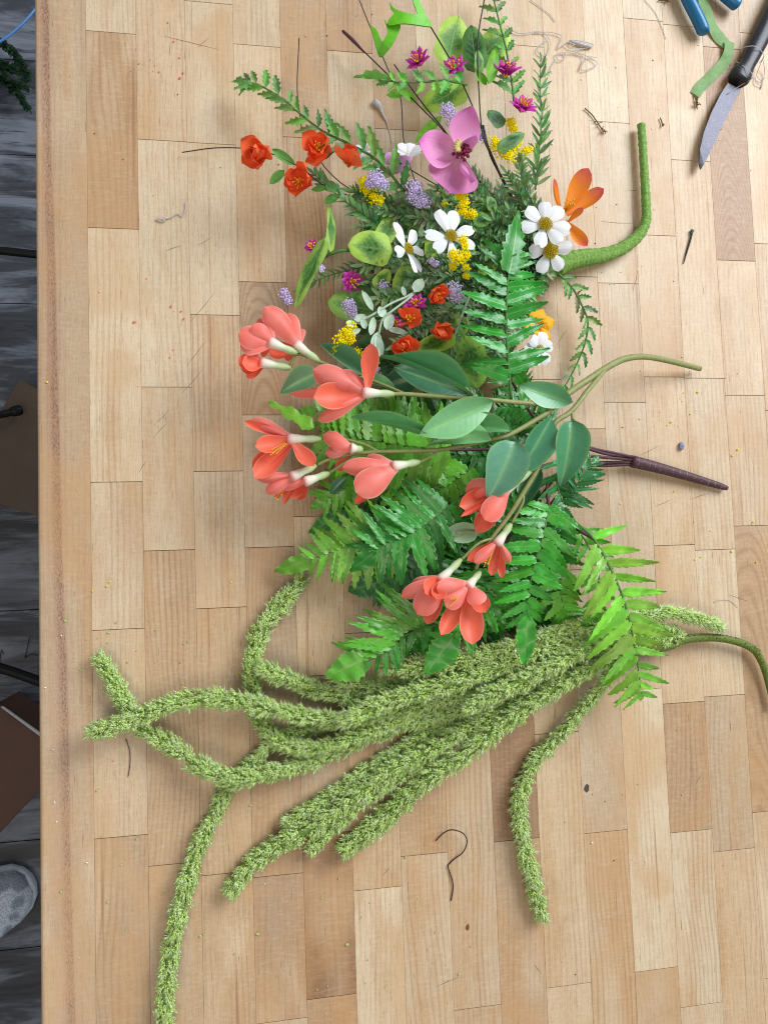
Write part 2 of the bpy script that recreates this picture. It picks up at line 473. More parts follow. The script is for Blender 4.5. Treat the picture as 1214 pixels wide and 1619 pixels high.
def wood_material(name, edge=False):
    t = NT(name)
    tc = t.n('ShaderNodeTexCoord'); oi = t.n('ShaderNodeObjectInfo')
    sc = t.n('ShaderNodeSeparateColor'); t.l(oi.outputs['Color'], sc.inputs[0])
    tone, seed, fig = sc.outputs[0], sc.outputs[1], sc.outputs[2]
    off = t.n('ShaderNodeCombineXYZ'); t.l(t.math('MULTIPLY', seed, 7.3), off.inputs[0]); t.l(t.math('MULTIPLY', seed, 23.1), off.inputs[1]); t.l(t.math('MULTIPLY', seed, 3.1), off.inputs[2])
    ad = t.n('ShaderNodeVectorMath', operation='ADD'); t.l(tc.outputs['Object'], ad.inputs[0]); t.l(off.outputs[0], ad.inputs[1])
    p = ad.outputs[0]
    sx = t.n('ShaderNodeSeparateXYZ'); t.l(p, sx.inputs[0])
    light, dark = hexc('dcc8a8'), hexc('845a3a')
    c = t.mix(tone, light, dark)
    rs = t.noise(t.vmul(off.outputs[0], (1, 1, 1)), 1.0, 0)
    c = t.mix(t.math('MULTIPLY', t.smooth(rs, .45, .62), .35), c, hexc('cda67a'))
    # broad colour drift along the board
    d1 = t.noise(t.vmul(p, (38, 5, 5)), 1.0, 3, .55)
    c = t.mix(t.math('MULTIPLY', t.smooth(d1, .45, .72), .55), c, hexc('b98a58'))
    d2 = t.noise(t.vmul(p, (24, 7, 7)), 1.0, 2, .5, .4)
    c = t.mix(t.math('MULTIPLY', t.smooth(d2, .5, .8), .32), c, hexc('ecd9ba'))
    # growth rings: wandering bands, straight on quartered boards, arched on figured ones
    wob = t.noise(t.vmul(p, (9, 3.2, 3)), 1.0, 2, .5)
    wob2 = t.noise(t.vmul(p, (16, 11, 3)), 1.0, 1, .5)
    k = t.math('MULTIPLY_ADD', fig, 46.0, 9.0)
    so0 = t.n('ShaderNodeSeparateXYZ'); t.l(tc.outputs['Object'], so0.inputs[0])
    am_ = t.smooth(fig, .62, .8)
    arch = t.math('MULTIPLY', am_, t.math('MULTIPLY_ADD', so0.outputs[1], 420.0, t.math('MULTIPLY', t.math('MULTIPLY', so0.outputs[0], so0.outputs[0]), 70000.0)))
    lin = t.math('MULTIPLY', t.math('MULTIPLY', sx.outputs[0], 1350.0), t.math('SUBTRACT', 1.0, t.math('MULTIPLY', am_, .85)))
    ph = t.math('ADD', t.math('ADD', lin, arch), t.math('ADD', t.math('MULTIPLY', wob, t.math('MULTIPLY', k, 2.2)), t.math('MULTIPLY', t.math('MULTIPLY', wob2, fig), 16.0)))
    ring = t.math('POWER', t.math('MULTIPLY_ADD', t.math('SINE', ph), .5, .5), 2.5)
    rvar = t.math('MAXIMUM', t.smooth(t.noise(t.vmul(p, (55, 2.0, 2)), 1.0, 1), .35, .7), t.math('MULTIPLY', fig, .9))
    c = t.mix(t.math('MULTIPLY', t.math('MULTIPLY', ring, rvar), t.math('MULTIPLY_ADD', fig, .42, .24)), c, hexc('835a38'))
    # fine fibres and pores
    fib = t.noise(t.vmul(p, (1500, 60, 60)), 1.0, 3, .6)
    c = t.mix(t.math('MULTIPLY', t.smooth(fib, .46, .72), .42), c, hexc('94724a'))
    fl = t.noise(t.vmul(p, (2600, 320, 200)), 1.0, 2, .6)
    c = t.mix(t.math('MULTIPLY', t.smooth(fl, .58, .72), .42), c, hexc('6f4a2e'))
    # curl across the grain
    cur = t.noise(t.vmul(p, (110, 420, 60)), 1.0, 3, .6, .4)
    c = t.mix(t.math('MULTIPLY', t.smooth(cur, .42, .78), .14), c, hexc('eed9bb'))
    # mineral streaks
    ms = t.noise(t.vmul(p, (120, 2.6, 4)), 1.0, 3, .65)
    c = t.mix(t.math('MULTIPLY', t.smooth(ms, .63, .74), .6), c, hexc('84502f'))
    # dark ticks
    tk = t.noise(t.vmul(p, (700, 45, 45)), 1.0, 1, .5)
    c = t.mix(t.math('MULTIPLY', t.smooth(tk, .74, .79), .55), c, hexc('5b3826'))
    if edge:
        so = t.n('ShaderNodeSeparateXYZ'); t.l(tc.outputs['Object'], so.inputs[0])
        wv = t.noise(t.vmul(p, (6, 5, 5)), 1.0, 2)
        xx = t.math('ADD', t.math('ADD', so.outputs[0], t.math('MULTIPLY', so.outputs[1], .0165)), t.math('MULTIPLY', t.math('SUBTRACT', wv, .5), .006))
        dots = t.noise(t.vmul(p, (1500, 420, 300)), 1.0, 3, .8)
        band = t.math('MULTIPLY', t.smooth(xx, -.0125, -.0055), t.smooth(xx, -.0012, -.0035))
        c = t.mix(t.math('MULTIPLY', band, t.math('MULTIPLY_ADD', t.smooth(dots, .46, .64), .72, .28)), c, hexc('6e4032'))
        band2 = t.math('MULTIPLY', t.smooth(xx, -.022, -.012), t.smooth(xx, .006, -.004))
        c = t.mix(t.math('MULTIPLY', band2, .18), c, hexc('9a6a58'))
    big = t.noise(t.vmul(p, (14, 9, 5)), 1.0, 2, .5, .8)
    c = t.mix(t.math('MULTIPLY', t.smooth(big, .45, .68), .42), c, hexc('bc9060'))
    blot = t.noise(t.n('ShaderNodeNewGeometry').outputs['Position'], 26, 4, .6)
    c = t.mix(t.math('MULTIPLY', t.smooth(blot, .55, .75), .16), c, hexc('86684a'))
    h = t.math('ADD', t.math('MULTIPLY', fib, 1.0), t.math('MULTIPLY', fl, .8))
    return t.done(c, t.math('MULTIPLY_ADD', fib, .18, .35), .48, h, .10, .0004)
M_wood = wood_material('maple_block')
M_edgewood = wood_material('maple_edge', True)

# ------------------------------------------------------------------ floor
def floor_material():
    t = NT('dark_vinyl_floor')
    g = t.n('ShaderNodeNewGeometry'); p = g.outputs['Position']
    a = t.noise(t.vmul(p, (3.0, 17, 1)), 1.0, 5, .65, .5)
    b = t.noise(t.vmul(p, (7, 60, 1)), 1.0, 4, .7, .8)
    c = t.ramp(a, [(.30, hexc('1b1b1f')), (.46, hexc('393b42')), (.58, hexc('6d727d')), (.8, hexc('2b2d32'))])
    c = t.mix(t.math('MULTIPLY', t.smooth(b, .52, .66), .75), c, hexc('1c1f27'))
    return t.done(c, t.math('MULTIPLY_ADD', a, .2, .38), .4, b, .15, .002)
M_floor = floor_material()
FLOOR = -760.0
fz = FLOOR * MM
M_gap = plain('floor_seam', hexc('0c0d10'), .8, .2)
me = fast_mesh('floor', [(-3, -3, fz - .004), (3, -3, fz - .004), (3, 3, fz - .004), (-3, 3, fz - .004)], [[0, 1, 2, 3]])
me.materials.append(M_gap)
fl = link(bpy.data.objects.new('floor', me)); fl['kind'] = 'structure'
# long floor boards running under the bench, each its own piece
yb = [P(30, y, FLOOR).y for y in (-160, 95, 245, 480, 730, 965, 1135, 1330, 1500, 1760)]
for i in range(len(yb) - 1):
    y1, y0 = yb[i] - .0008, yb[i + 1] + .0008
    for x0, x1 in ((-1.6, -.45 - .1 * (i % 3)), (-.45 - .1 * (i % 3) + .0015, 1.2)):
        V = [(x0, y0, fz), (x1, y0, fz), (x1, y1, fz), (x0, y1, fz), (x0, y0, fz - .003), (x1, y0, fz - .003), (x1, y1, fz - .003), (x0, y1, fz - .003)]
        me = fast_mesh('floor_board', V, [[0, 1, 2, 3], [0, 4, 5, 1], [1, 5, 6, 2], [2, 6, 7, 3], [3, 7, 4, 0]], smooth=False)
        me.materials.append(M_floor)
        link(bpy.data.objects.new('floor_board', me), fl)

# ------------------------------------------------------------------ workbench
STV = .042
bench = thing('workbench', 'maple butcher block workbench top under the artificial flowers', 'workbench', (.35, 0, 0))
M_core = plain('joint_glue', hexc('3a2618'), .8, .2)
SEG = {
 0: [(-170, .50, .1)],
 1: [(-170, .22, .1), (51, .62, .55), (361, .2, .1), (762, .3, .05), (995, .33, .1), (1323, .55, .5)],
 2: [(-170, .25, .2), (222, .28, .15), (612, .3, .15), (870, .55, .55), (1366, .5, .2)],
 3: [(-170, .3, .1), (4, .25, .1), (227, .16, .05), (498, .3, .45), (745, .3, .1), (961, .45, .2), (1381, .5, .15)],
 4: [(-170, .25, .1), (72, .24, .05), (446, .5, .85), (656, .3, .1), (865, .6, .55), (1384, .5, .25), (1614, .4, .1)],
 5: [(-170, .55, .3), (218, .62, .6), (816, .25, .05), (1068, .5, .3), (1318, .78, .4), (1576, .72, .2)],
 6: [(-170, .5, .3), (82, .32, .1), (640, .4, .1), (1000, .45, .3), (1405, .18, .1)],
 7: [(-170, .45, .2), (205, .28, .1), (700, .5, .3), (1351, .34, .3)],
 8: [(-170, .3, .1), (560, .45, .2), (960, .5, .3), (1130, .4, .3), (1593, .45, .1)],
 9: [(-170, .28, .1), (480, .4, .2), (1000, .7, .45), (1328, .48, .15)],
 10: [(-170, .25, .1), (72, .2, .1), (600, .3, .1), (1159, .22, .1), (1558, .3, .1)],
 11: [(-170, .2, .1), (437, .28, .1), (678, .48, .3), (900, .42, .25), (1315, .38, .35)],
 12: [(-170, .15, .1), (193, .2, .05), (448, .28, .1), (636, .35, .35), (1090, .2, .05), (1533, .36, .1)],
 13: [(-170, .2, .1), (31, .25, .15), (372, .25, .1), (596, .3, .1), (862, .26, .1), (1111, .55, .6), (1314, .3, .3), (1589, .35, .1)],
 14: [(-170, .2, .1), (41, .24, .1), (254, .2, .1), (598, .26, .1), (869, .2, .1), (1100, .45, .3), (1344, .36, .2)],
 15: [(-170, .5, .2), (76, 1.0, .9), (412, .26, .1), (625, .42, .3), (831, .7, .7), (1282, .4, .1), (1544, .38, .1)],
 16: [(-170, .4, .1), (54, .25, .1), (386, .25, .1), (649, .36, .1), (1000, .5, .3), (1400, .4, .1)],
 17: [(-170, .4, .1), (300, .3, .1), (900, .4, .1)],
}
def colpx(i, y):
    """photo x of a column's middle at photo row y (for turning joint rows into bench metres)"""
    X = (i + .5) * STV
    lo, hi = -300, 1700
    for _ in range(40):
        m = (lo + hi) / 2
        if P(m, y).x < X: lo = m
        else: hi = m
    return lo
THK = .044
ALLY = []
for i, segs in SEG.items():
    ys = [P(colpx(i, s[0]), s[0]).y for s in segs] + [P(colpx(i, 1790), 1790).y]
    ALLY += ys
    for k, (y, tone, fig) in enumerate(segs):
        y1, y0 = ys[k] - .00022, ys[k + 1] + .00022
        x0, x1 = i * STV + .00007, (i + 1) * STV - .00007
        top = random.uniform(-.00012, 0)
        bm = bmesh.new()
        bmesh.ops.create_cube(bm, size=1)
        cx, cy = (x0 + x1) / 2, (y0 + y1) / 2
        for v in bm.verts:
            v.co = Vector((v.co.x * (x1 - x0), v.co.y * (y1 - y0), (v.co.z - .5) * THK + top))
        if i == 0:
            ed = [e for e in bm.edges if all(v.co.x < 0 for v in e.verts) and all(v.co.z > -.01 for v in e.verts)]
            bmesh.ops.bevel(bm, geom=ed, offset=.0035, segments=4, affect='EDGES', profile=.5)
        te = [e for e in bm.edges if all(abs(v.co.z - top) < 1e-6 for v in e.verts) and len(e.link_faces) == 2]
        bmesh.ops.bevel(bm, geom=te, offset=.00012, segments=1, affect='EDGES')
        me = bpy.data.meshes.new('stave'); bm.to_mesh(me); bm.free()
        me.materials.append(M_edgewood if i == 0 else M_wood)
        o = bpy.data.objects.new('stave', me)
        o.color = (min(1, max(0, tone * (1.15 if tone > .44 else .95) + random.uniform(-.09, .09))), random.random(), fig, 1)
        link(o, bench, Matrix.Translation((cx, cy, 0)))
ya, yb_ = max(ALLY) - .01, min(ALLY) + .01
bm = bmesh.new(); bmesh.ops.create_cube(bm, size=1)
for v in bm.verts: v.co = Vector((.0045 + (v.co.x + .5) * (17.9 * STV - .006), yb_ + (v.co.y + .5) * (ya - yb_), -.0008 + (v.co.z - .5) * .041))
me = bpy.data.meshes.new('glue_core'); bm.to_mesh(me); bm.free(); me.materials.append(M_core)
link(bpy.data.objects.new('glue_core', me), bench)
# pencil scratches, a knot and small stains in the surface: thin print lying on the wood
mk = MB()
scr = [(322, 582, 288, 622), (340, 462, 300, 510), (325, 540, 296, 578), (335, 375, 312, 388), (262, 397, 288, 388), (268, 648, 248, 668), (265, 668, 243, 692),
       (232, 728, 220, 748), (760, 820, 770, 812), (880, 545, 897, 520), (480, 55, 486, 60), (330, 60, 313, 75), (560, 30, 566, 24), (1010, 720, 1040, 705), (1035, 800, 1060, 790),
       (1090, 790, 1120, 780), (1000, 460, 1008, 425), (1150, 940, 1180, 950), (990, 300, 1010, 302), (950, 350, 1000, 353), (845, 1525, 853, 1536), (1100, 1240, 1108, 1225),
       (616, 1372, 604, 1385), (260, 57, 345, 78), (690, 1560, 725, 1545)]
for x0, y0, x1, y1 in scr:
    a, b = P(x0, y0, .10), P(x1, y1, .10)
    n = (b - a).cross(Vector((0, 0, 1))).normalized() * .00022
    m = a.lerp(b, .5) + n * random.uniform(-3, 3)
    mk.add([a - n * .3, a + n * .3, m + n, b + n * .3, b - n * .3, m - n], [[0, 1, 2, 5], [5, 2, 3, 4]])
o = mk.build('scratch_marks', plain('pencil_grey', hexc('76685a'), .8, .1), bench); o['kind'] = 'stuff'
def disc(name, px, py, rx, ry, ang, mat, parent, z=.12, n=14):
    c = P(px, py, z); V = []
    for k in range(n):
        a = 2 * pi * k / n; r = random.uniform(.85, 1.1)
        x, y = rx * r * math.cos(a) * SC, ry * r * math.sin(a) * SC
        V.append((c.x + x * math.cos(ang) - y * math.sin(ang), c.y + x * math.sin(ang) + y * math.cos(ang), c.z))
    b = MB(); b.add(V, [list(range(n))]); return b.build(name, mat, parent)
M_knot = plain('knot_wood', hexc('54443a'), .6, .3, .3, 900)
disc('knot', 927, 1246, 4.6, 7.0, -.3, M_knot, bench)
disc('knot', 739, 1466, 3.0, 5.2, -.2, plain('red_knot_wood', hexc('7a4630'), .6, .3), bench)

# ------------------------------------------------------------------ generic plant builders
def rnd(a, b): return random.uniform(a, b)

def frond(root, px, n, L, ang=70, color=(.05, .25, .05, 1), hwf=.15, term=None, u0=.12, u1=.93, sides=(1, -1), mode='objects', rad=1.3, dz=0.0, roll=.35, name='fern_frond', dark=1.0):
    """px runs from the stalk to the tip; L = leaflet length in photo pixels at base, middle, tip"""
    L = [x * 1.08 for x in L]; roll = roll * .7; n = round(n * 1.4); hwf = hwf * .84
    pts = path(px, 8)
    T, N = frames(pts)
    b = MB(); b.tube(pts, [rad * SC * 1.3, rad * SC, rad * SC * .5], 6)
    fr = b.build(name, M_green if mode != 'brown' else M_brown, root)
    j = MB()
    m = len(pts) - 1
    for i in range(n):
        u = u0 + (u1 - u0) * i / max(1, n - 1)
        for s in sides:
            uu = min(.999, max(0, u + rnd(-.012, .012) + (.5 * (u1 - u0) / n if s < 0 else 0)))
            f = uu * m; k = min(m - 1, int(f)); q = pts[k].lerp(pts[k + 1], f - k); t = T[k]
            side = Vector((0, 0, 1)).cross(t).normalized() * s
            A = math.radians(ang + rnd(-8, 8) - 18 * (uu ** 2))
            LL = float(np.interp(uu, [0, .5, 1], L)) * rnd(.9, 1.1)
            d = t * math.cos(A) + side * math.sin(A) + Vector((0, 0, dz + rnd(-.16, .16)))
            tip = q + d.normalized() * LL * SC
            if tip.z < .003: tip.z = .003
            hw = max(2.8, LL * hwf * 1.06 * rnd(.9, 1.1)) * SC
            kd = 'leaflet%d' % random.randrange(4)
            rl = rnd(-roll, roll)
            c = tuple(min(1, x * rnd(.82, 1.18)) for x in color[:3]) + (1,)
            if mode == 'objects': blade('leaflet', kd, M_fern, fr, q, tip, hw, rl, color=c)
            else: j.blade(kd, bmat(q, tip, hw, rl))
    if term:
        tl, thw = term
        e = pts[-1]; d = T[-1]
        kd = 'terminal%d' % random.randrange(2)
        tip = e + (d + Vector((0, 0, -.1))).normalized() * tl * SC
        if tip.z < .004: tip.z = .004
        blade('terminal_leaf', kd, M_fern, fr, e - d * 2 * SC, tip, thw * SC, rnd(-.2, .2), color=color)
    if mode == 'joined':
        o = j.build('leaflets', M_fern, fr, color=color); o['kind'] = 'stuff'
    return fr
M_foliage_gloss = foliage_material('fern_understorey', .32)

def sprig(root, px, step, leaf, color, kind='needle', mode='joined', ang=55, hwf=.12, name='leafy_sprig', stem=M_green, rad=1.2, whorl=2, lift=.35, tipleaf=True, mat=None):
    pts = path(px, 8); T, N = frames(pts)
    b = MB(); b.tube(pts, [rad * SC * 1.2, rad * SC, rad * SC * .6], 5)
    sp = b.build(name, stem, root)
    j = MB()
    L = sum((pts[i + 1] - pts[i]).length for i in range(len(pts) - 1)) / SC
    n = max(2, int(L / step)); m = len(pts) - 1
    for i in range(n):
        uu = (i + .5) / n
        f = uu * m; k = min(m - 1, int(f)); q = pts[k].lerp(pts[k + 1], f - k); t = T[k]
        side = Vector((0, 0, 1)).cross(t)
        if side.length < 1e-4: side = Vector((1, 0, 0))
        side.normalize(); up = t.cross(side)
        if up.z < 0: up = -up
        for w in range(whorl):
            a = (2 * pi * w / whorl + (pi / 2 if (i % 2 and whorl > 2) else 0)) + rnd(-.45, .45)
            d = side * math.cos(a) + up * (abs(math.sin(a)) * lift + rnd(-.1, .25))
            A = math.radians(ang + rnd(-14, 14))
            LL = leaf * rnd(.75, 1.2) * (1 - .35 * uu)
            tip = q + (t * math.cos(A) + d.normalized() * math.sin(A)) * LL * SC
            if -.1 < tip.z < .002: tip.z = .002
            kd = kind + (str(random.randrange(2)) if kind == 'holly' else '')
            c = tuple(x * rnd(.7, 1.25) for x in color[:3]) + (1,)
            M = bmat(q, tip, LL * hwf * SC, rnd(-.5, .5))
            if mode == 'objects':
                o = bpy.data.objects.new('leaf', blade_mesh(kd, mat or M_soft)); link(o, sp, M); o.color = c
            else: j.blade(kd, M, c)
    if tipleaf:
        kd = kind + ('0' if kind == 'holly' else '')
        tip = pts[-1] + T[-1] * leaf * .8 * SC
        if mode == 'objects': blade('leaf', kd, mat or M_soft, sp, pts[-1], tip, leaf * .8 * hwf * SC, color=color)
        else: j.blade(kd, bmat(pts[-1], tip, leaf * .8 * hwf * SC), color)
    if mode != 'objects':
        o = j.build('leaves', M_foliage, sp); o['kind'] = 'stuff'
    return sp

def radial(root, name, c, r, n, kind, mat, tilt=(0, 0), elev=15, hwf=.35, rot=0.0, core=None, corer=.25, core_h=.5, jit=.12, layers=1, inner=.1, zs=1.0, skip=(), rag=False):
    C = P(*c); A = Vector((tilt[0], tilt[1], 1)).normalized()
    X = Vector((1, 0, 0)); X = (X - A * X.dot(A)).normalized(); Y = A.cross(X)
    b = MB(); cr = r * corer * SC
    if core is M_disk:
        b.ball(C + A * cr * .1, cr * .8, sq=.7)
        for k in range(70):
            f = k / 70; a = k * 2.39996; rr = cr * math.sqrt(f)
            q = C + (X * math.cos(a) + Y * math.sin(a)) * rr + A * (cr * core_h * (1.1 - f * .8) + cr * .2)
            b.add(ICO_V * (cr * .10) * np.array([1, 1, 1.8]) + np.array(q), ICO_F)
    elif core is not None:
        b.ball(C, cr * .45)
        for k in range(9):
            a = k * 2.39996; rr = cr * (.25 + .75 * (k % 3) / 2)
            q0 = C; q1 = C + (X * math.cos(a) + Y * math.sin(a)) * rr + A * r * .42 * core_h * 2 * rnd(.8, 1.1) * SC
            b.tube([q0, q0.lerp(q1, .5), q1], .7 * SC, 4)
            b.ball(q1, 1.5 * SC)
    else: b.ball(C, cr * .6)
    fl = b.build(name, core or mat, root)
    for ly in range(layers):
        el = math.radians(elev + 24 * ly)
        for k in range(n):
            if k in skip and ly == 0: continue
            a = rot + 2 * pi * (k + .5 * ly) / n + rnd(-jit, jit)
            d0 = X * math.cos(a) + Y * math.sin(a)
            e = el + (rnd(-.12, .12) if not rag else rnd(-.4, .35))
            d = d0 * math.cos(e) + A * math.sin(e)
            nn = A * math.cos(e) - d0 * math.sin(e)
            R = r * (rnd(.92, 1.06) if not rag else rnd(.72, 1.15)) * (1 - .22 * ly)
            base = C + d0 * r * inner * SC
            tip = base + d * R * (1 - inner) * SC
            if tip.z < .002: tip.z = .002
            kd = kind + (str(random.randrange(3)) if kind == 'notch' else '')
            blade('petal', kd, mat, fl, base, tip, R * hwf * SC, rnd(-.15, .15) * (4 if rag else 1), nn, zs)
    return fl

def cluster(root, name, blobs, mat, bead=1.5, dens=1.0):
    """beaded flower head made of many tiny florets; blobs = (px, py, z, r)"""
    b = MB()
    for px, py, z, r in blobs:
        C = P(px, py, z)
        b.ball(C, r * SC * .62, sq=.8)
        k = int(34 * dens * (r / 10) ** 1.6) + 12
        for i in range(k):
            zc = 1 - 1.5 * (i + .5) / k; a = i * 2.39996
            s = math.sqrt(max(0, 1 - zc * zc))
            rr = r * SC * rnd(.5, 1.2)
            b.ball((C.x + s * math.cos(a) * rr, C.y + s * math.sin(a) * rr, max(.002, C.z + zc * rr * .85)), bead * SC * rnd(.7, 1.2))
    return b.build(name, mat, root, smooth=True)

# ------------------------------------------------------------------ wildflower bouquet with the green taped stem
bq = thing('flower_bouquet', 'mixed wildflower bouquet with white daisies and a bent stem wrapped in green paper tape', 'bouquet', P(820, 400))

def tape_material():
    t = NT('green_paper_tape')
    u, v, uv = uvuv(t)
    g = t.n('ShaderNodeNewGeometry'); p = g.outputs['Position']
    nz = t.noise(t.vmul(p, (1, 1, 1)), 420, 4, .65)
    sp = t.math('FRACT', t.math('MULTIPLY_ADD', u, 17.0, t.math('ADD', v, t.math('MULTIPLY', nz, .35))))
    c = t.mix(t.smooth(nz, .35, .7), hexc('6c9440'), hexc('8fb75c'))
    c = t.mix(t.math('MULTIPLY', t.smooth(sp, .9, 1.0), .6), c, hexc('54763a'))
    cr = t.noise(t.vmul(p, (1, 1, 1)), 900, 2, .6, 1.2)
    return t.done(c, .65, .25, t.math('ADD', t.math('MULTIPLY', sp, 1.6), t.math('ADD', nz, cr)), .7, .0012)
b = MB()
pts = path([(878, 424, 22), (898, 413, 20), (922, 408, 17), (950, 404, 14), (982, 393, 11), (1008, 373, 9), (1020, 352, 9), (1021, 330, 8), (1019, 290, 8), (1016, 240, 8), (1013, 197, 8)], 14)
rad = np.interp(np.linspace(0, 1, len(pts)), [0, .1, .22, .35, .5, .57, .62, .8, 1], [16, 16.5, 14.5, 11.5, 10.2, 8.6, 8.6, 7.4, 6.8]) * SC
rad = rad * (1 + .035 * np.sin(np.arange(len(pts)) * 1.9) + rng.uniform(-.03, .03, len(pts)))
V_, F_, U_ = tube_arrays(pts, rad, 20)
for i in range(len(pts) * 20):
    k = i // 20; f = (k / len(pts) * 22 + (i % 20) / 20) % 1.0
    c_ = pts[k]; q = Vector(V_[i]); V_[i] = tuple(c_ + (q - c_) * (1 + .10 * f - .05 + rnd(-.025, .025)))
b.add(V_, F_, U_)
b.build('wrapped_stem', tape_material(), bq)

# wire stems
wires = [
 ([(473, 60, 8), (470, 132, 14), (473, 172, 22), (485, 222, 30), (540, 290, 30), (640, 340, 25)], .9),
 ([(288, 241, 5), (340, 234, 12), (390, 235, 40), (429, 243, 52), (480, 268, 48), (520, 297, 40), (640, 340, 25)], .9),
 ([(566, -5, 12), (584, 40, 18), (613, 109, 24), (633, 155, 26), (639, 228, 26), (660, 300, 20)], .9),
 ([(623, 102, 20), (669, 165, 36), (706, 211, 45), (760, 290, 35)], 1.1),
 ([(681, 43, 40), (716, 102, 52), (739, 150, 54), (754, 186, 54), (772, 232, 50), (797, 288, 38), (850, 390, 22)], 1.2),
 ([(766, -5, 60), (755, 66, 62), (757, 148, 60), (763, 214, 56), (778, 250, 50), (796, 290, 38), (850, 390, 20)], 1.2),
 ([(763, 198, 50), (775, 245, 46), (797, 288, 36), (840, 370, 24)], 2.0),
 ([(700, 300, 30), (760, 330, 28), (830, 380, 22)], 1.6), ([(640, 330, 24), (720, 350, 22), (840, 400, 18)], 1.5), ([(660, 440, 22), (740, 420, 22), (860, 410, 20)], 1.5),
 ([(720, 520, 22), (770, 470, 22), (865, 415, 20)], 1.5), ([(620, 250, 40), (660, 275, 38), (720, 310, 30)], .9)]
for w, r in wires:
    b = MB(); b.tube(path(w, 6), r * SC, 5); b.build('wire_stem', M_wire, bq)
b = MB(); w = path([(542, 49, 16), (574, 80, 26), (613, 118, 34), (665, 170, 42), (705, 212, 44), (760, 290, 34)], 6)
b.tube(w, 1.2 * SC, 5); b.tube(path([(542, 49, 16), (558, 64, 20.5), (576, 83, 26)], 5), [2.6 * SC, 3.2 * SC, 1.4 * SC], 5)
b.build('wire_stem', M_brown, bq)

# leafy understorey of narrow leaves
G1, G2, G3 = (.24, .42, .18, 1), (.17, .34, .12, 1), (.33, .50, .27, 1)
ends = [(600, 330), (560, 305), (640, 300), (690, 335), (742, 292), (790, 300), (605, 425), (560, 455), (640, 485), (702, 442), (765, 475), (625, 545), (722, 565),
        (765, 525), (782, 425), (702, 265), (806, 332), (832, 300), (850, 335), (612, 345), (625, 318), (668, 372), (690, 300), (720, 345), (760, 320), (800, 395), (640, 440), (590, 400), (680, 460), (655, 520), (690, 545), (745, 500), (780, 560), (835, 330), (825, 365), (650, 375), (760, 400), (570, 360), (680, 395), (655, 350), (745, 365), (700, 500), (600, 380), (770, 385), (735, 330), (820, 250), (800, 275)]
ends += [(585, 445), (600, 470), (620, 500), (575, 420), (640, 550), (660, 570), (700, 585), (745, 560), (770, 540), (665, 425), (690, 410), (780, 350), (745, 270), (815, 305), (700, 320), (660, 345), (600, 505)]
for k, (ex, ey) in enumerate(ends):
    z1 = rnd(28, 46); z0 = rnd(10, 20)
    mx, my = (ex + 860) / 2 + rnd(-12, 12), (ey + 405) / 2 + rnd(-12, 12)
    sprig(bq, [(862, 408, z0 + 6), (mx, my, (z0 + z1) / 2 + 4), (ex, ey, z1)], 6.2, rnd(22, 34), [G1, G2, G3][k % 3], ['needle', 'oval'][k % 4 == 0], whorl=4, hwf=.15, lift=.8)
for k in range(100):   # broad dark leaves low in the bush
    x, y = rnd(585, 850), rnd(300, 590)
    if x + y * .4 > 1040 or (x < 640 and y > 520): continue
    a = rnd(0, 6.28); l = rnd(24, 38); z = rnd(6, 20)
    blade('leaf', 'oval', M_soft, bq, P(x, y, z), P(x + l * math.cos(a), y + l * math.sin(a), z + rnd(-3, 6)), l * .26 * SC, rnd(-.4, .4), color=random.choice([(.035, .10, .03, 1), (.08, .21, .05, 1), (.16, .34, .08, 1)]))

# rosemary-like sprigs standing clear
sprig(bq, [(846, 300, 30), (849, 264, 34), (853, 224, 36), (856, 184, 34), (854, 148, 30), (854, 100, 24)], 15, 32, (.19, .38, .14, 1), 'needle', 'objects', whorl=4, hwf=.10, ang=40)
sprig(bq, [(600, 358, 34), (575, 340, 38), (551, 323, 40), (520, 297, 40), (497, 276, 36)], 9, 27, (.18, .36, .15, 1), 'needle', 'objects', whorl=3, hwf=.13, ang=38)
sprig(bq, [(640, 410, 24), (580, 421, 26), (520, 436, 24), (478, 455, 18)], 9, 20, (.12, .27, .08, 1), 'needle', 'objects', whorl=2, hwf=.14, ang=45)
# holly-toothed sprigs
sprig(bq, [(640, 305, 44), (613, 270, 50), (584, 245, 54), (544, 224, 56), (511, 208, 54), (478, 183, 50), (449, 158, 42), (411, 135, 34), (393, 131, 28)], 19, 44, (.15, .36, .09, 1), 'holly', 'objects', whorl=2, hwf=.155, ang=46, lift=.5, rad=1.9)
sprig(bq, [(812, 160, 44), (808, 125, 46), (800, 79, 44), (791, 43, 40), (782, 7, 34), (777, -14, 30)], 22, 42, (.14, .33, .09, 1), 'holly', 'objects', whorl=2, hwf=.16, ang=50, lift=.25, rad=1.7)
sprig(bq, [(738, 134, 56), (702, 127, 58), (670, 130, 58), (627, 130, 54), (612, 127, 50)], 17, 31, (.19, .45, .09, 1), 'holly', 'objects', whorl=2, hwf=.22, ang=60, lift=.3, rad=1.6)
blade('leaf', 'holly0', M_soft, bq, P(628, 130, 52), P(557, 116, 40), 7 * SC, color=(.19, .45, .09, 1))
sprig(bq, [(882, 432, 26), (904, 455, 24), (920, 484, 22), (929, 510, 20), (924, 543, 16), (911, 576, 12), (895, 606, 10), (880, 623, 9)], 19, 32, (.20, .36, .13, 1), 'holly', 'objects', whorl=2, hwf=.15, ang=42, lift=.2, stem=M_green, rad=1.6)
sprig(bq, [(744, 463, 52), (727, 507, 54), (714, 550, 52), (711, 612, 44)], 16, 22, (.26, .44, .20, 1), 'holly', 'objects', whorl=2, hwf=.2, ang=45, lift=.2, rad=2.0, stem=M_sage)
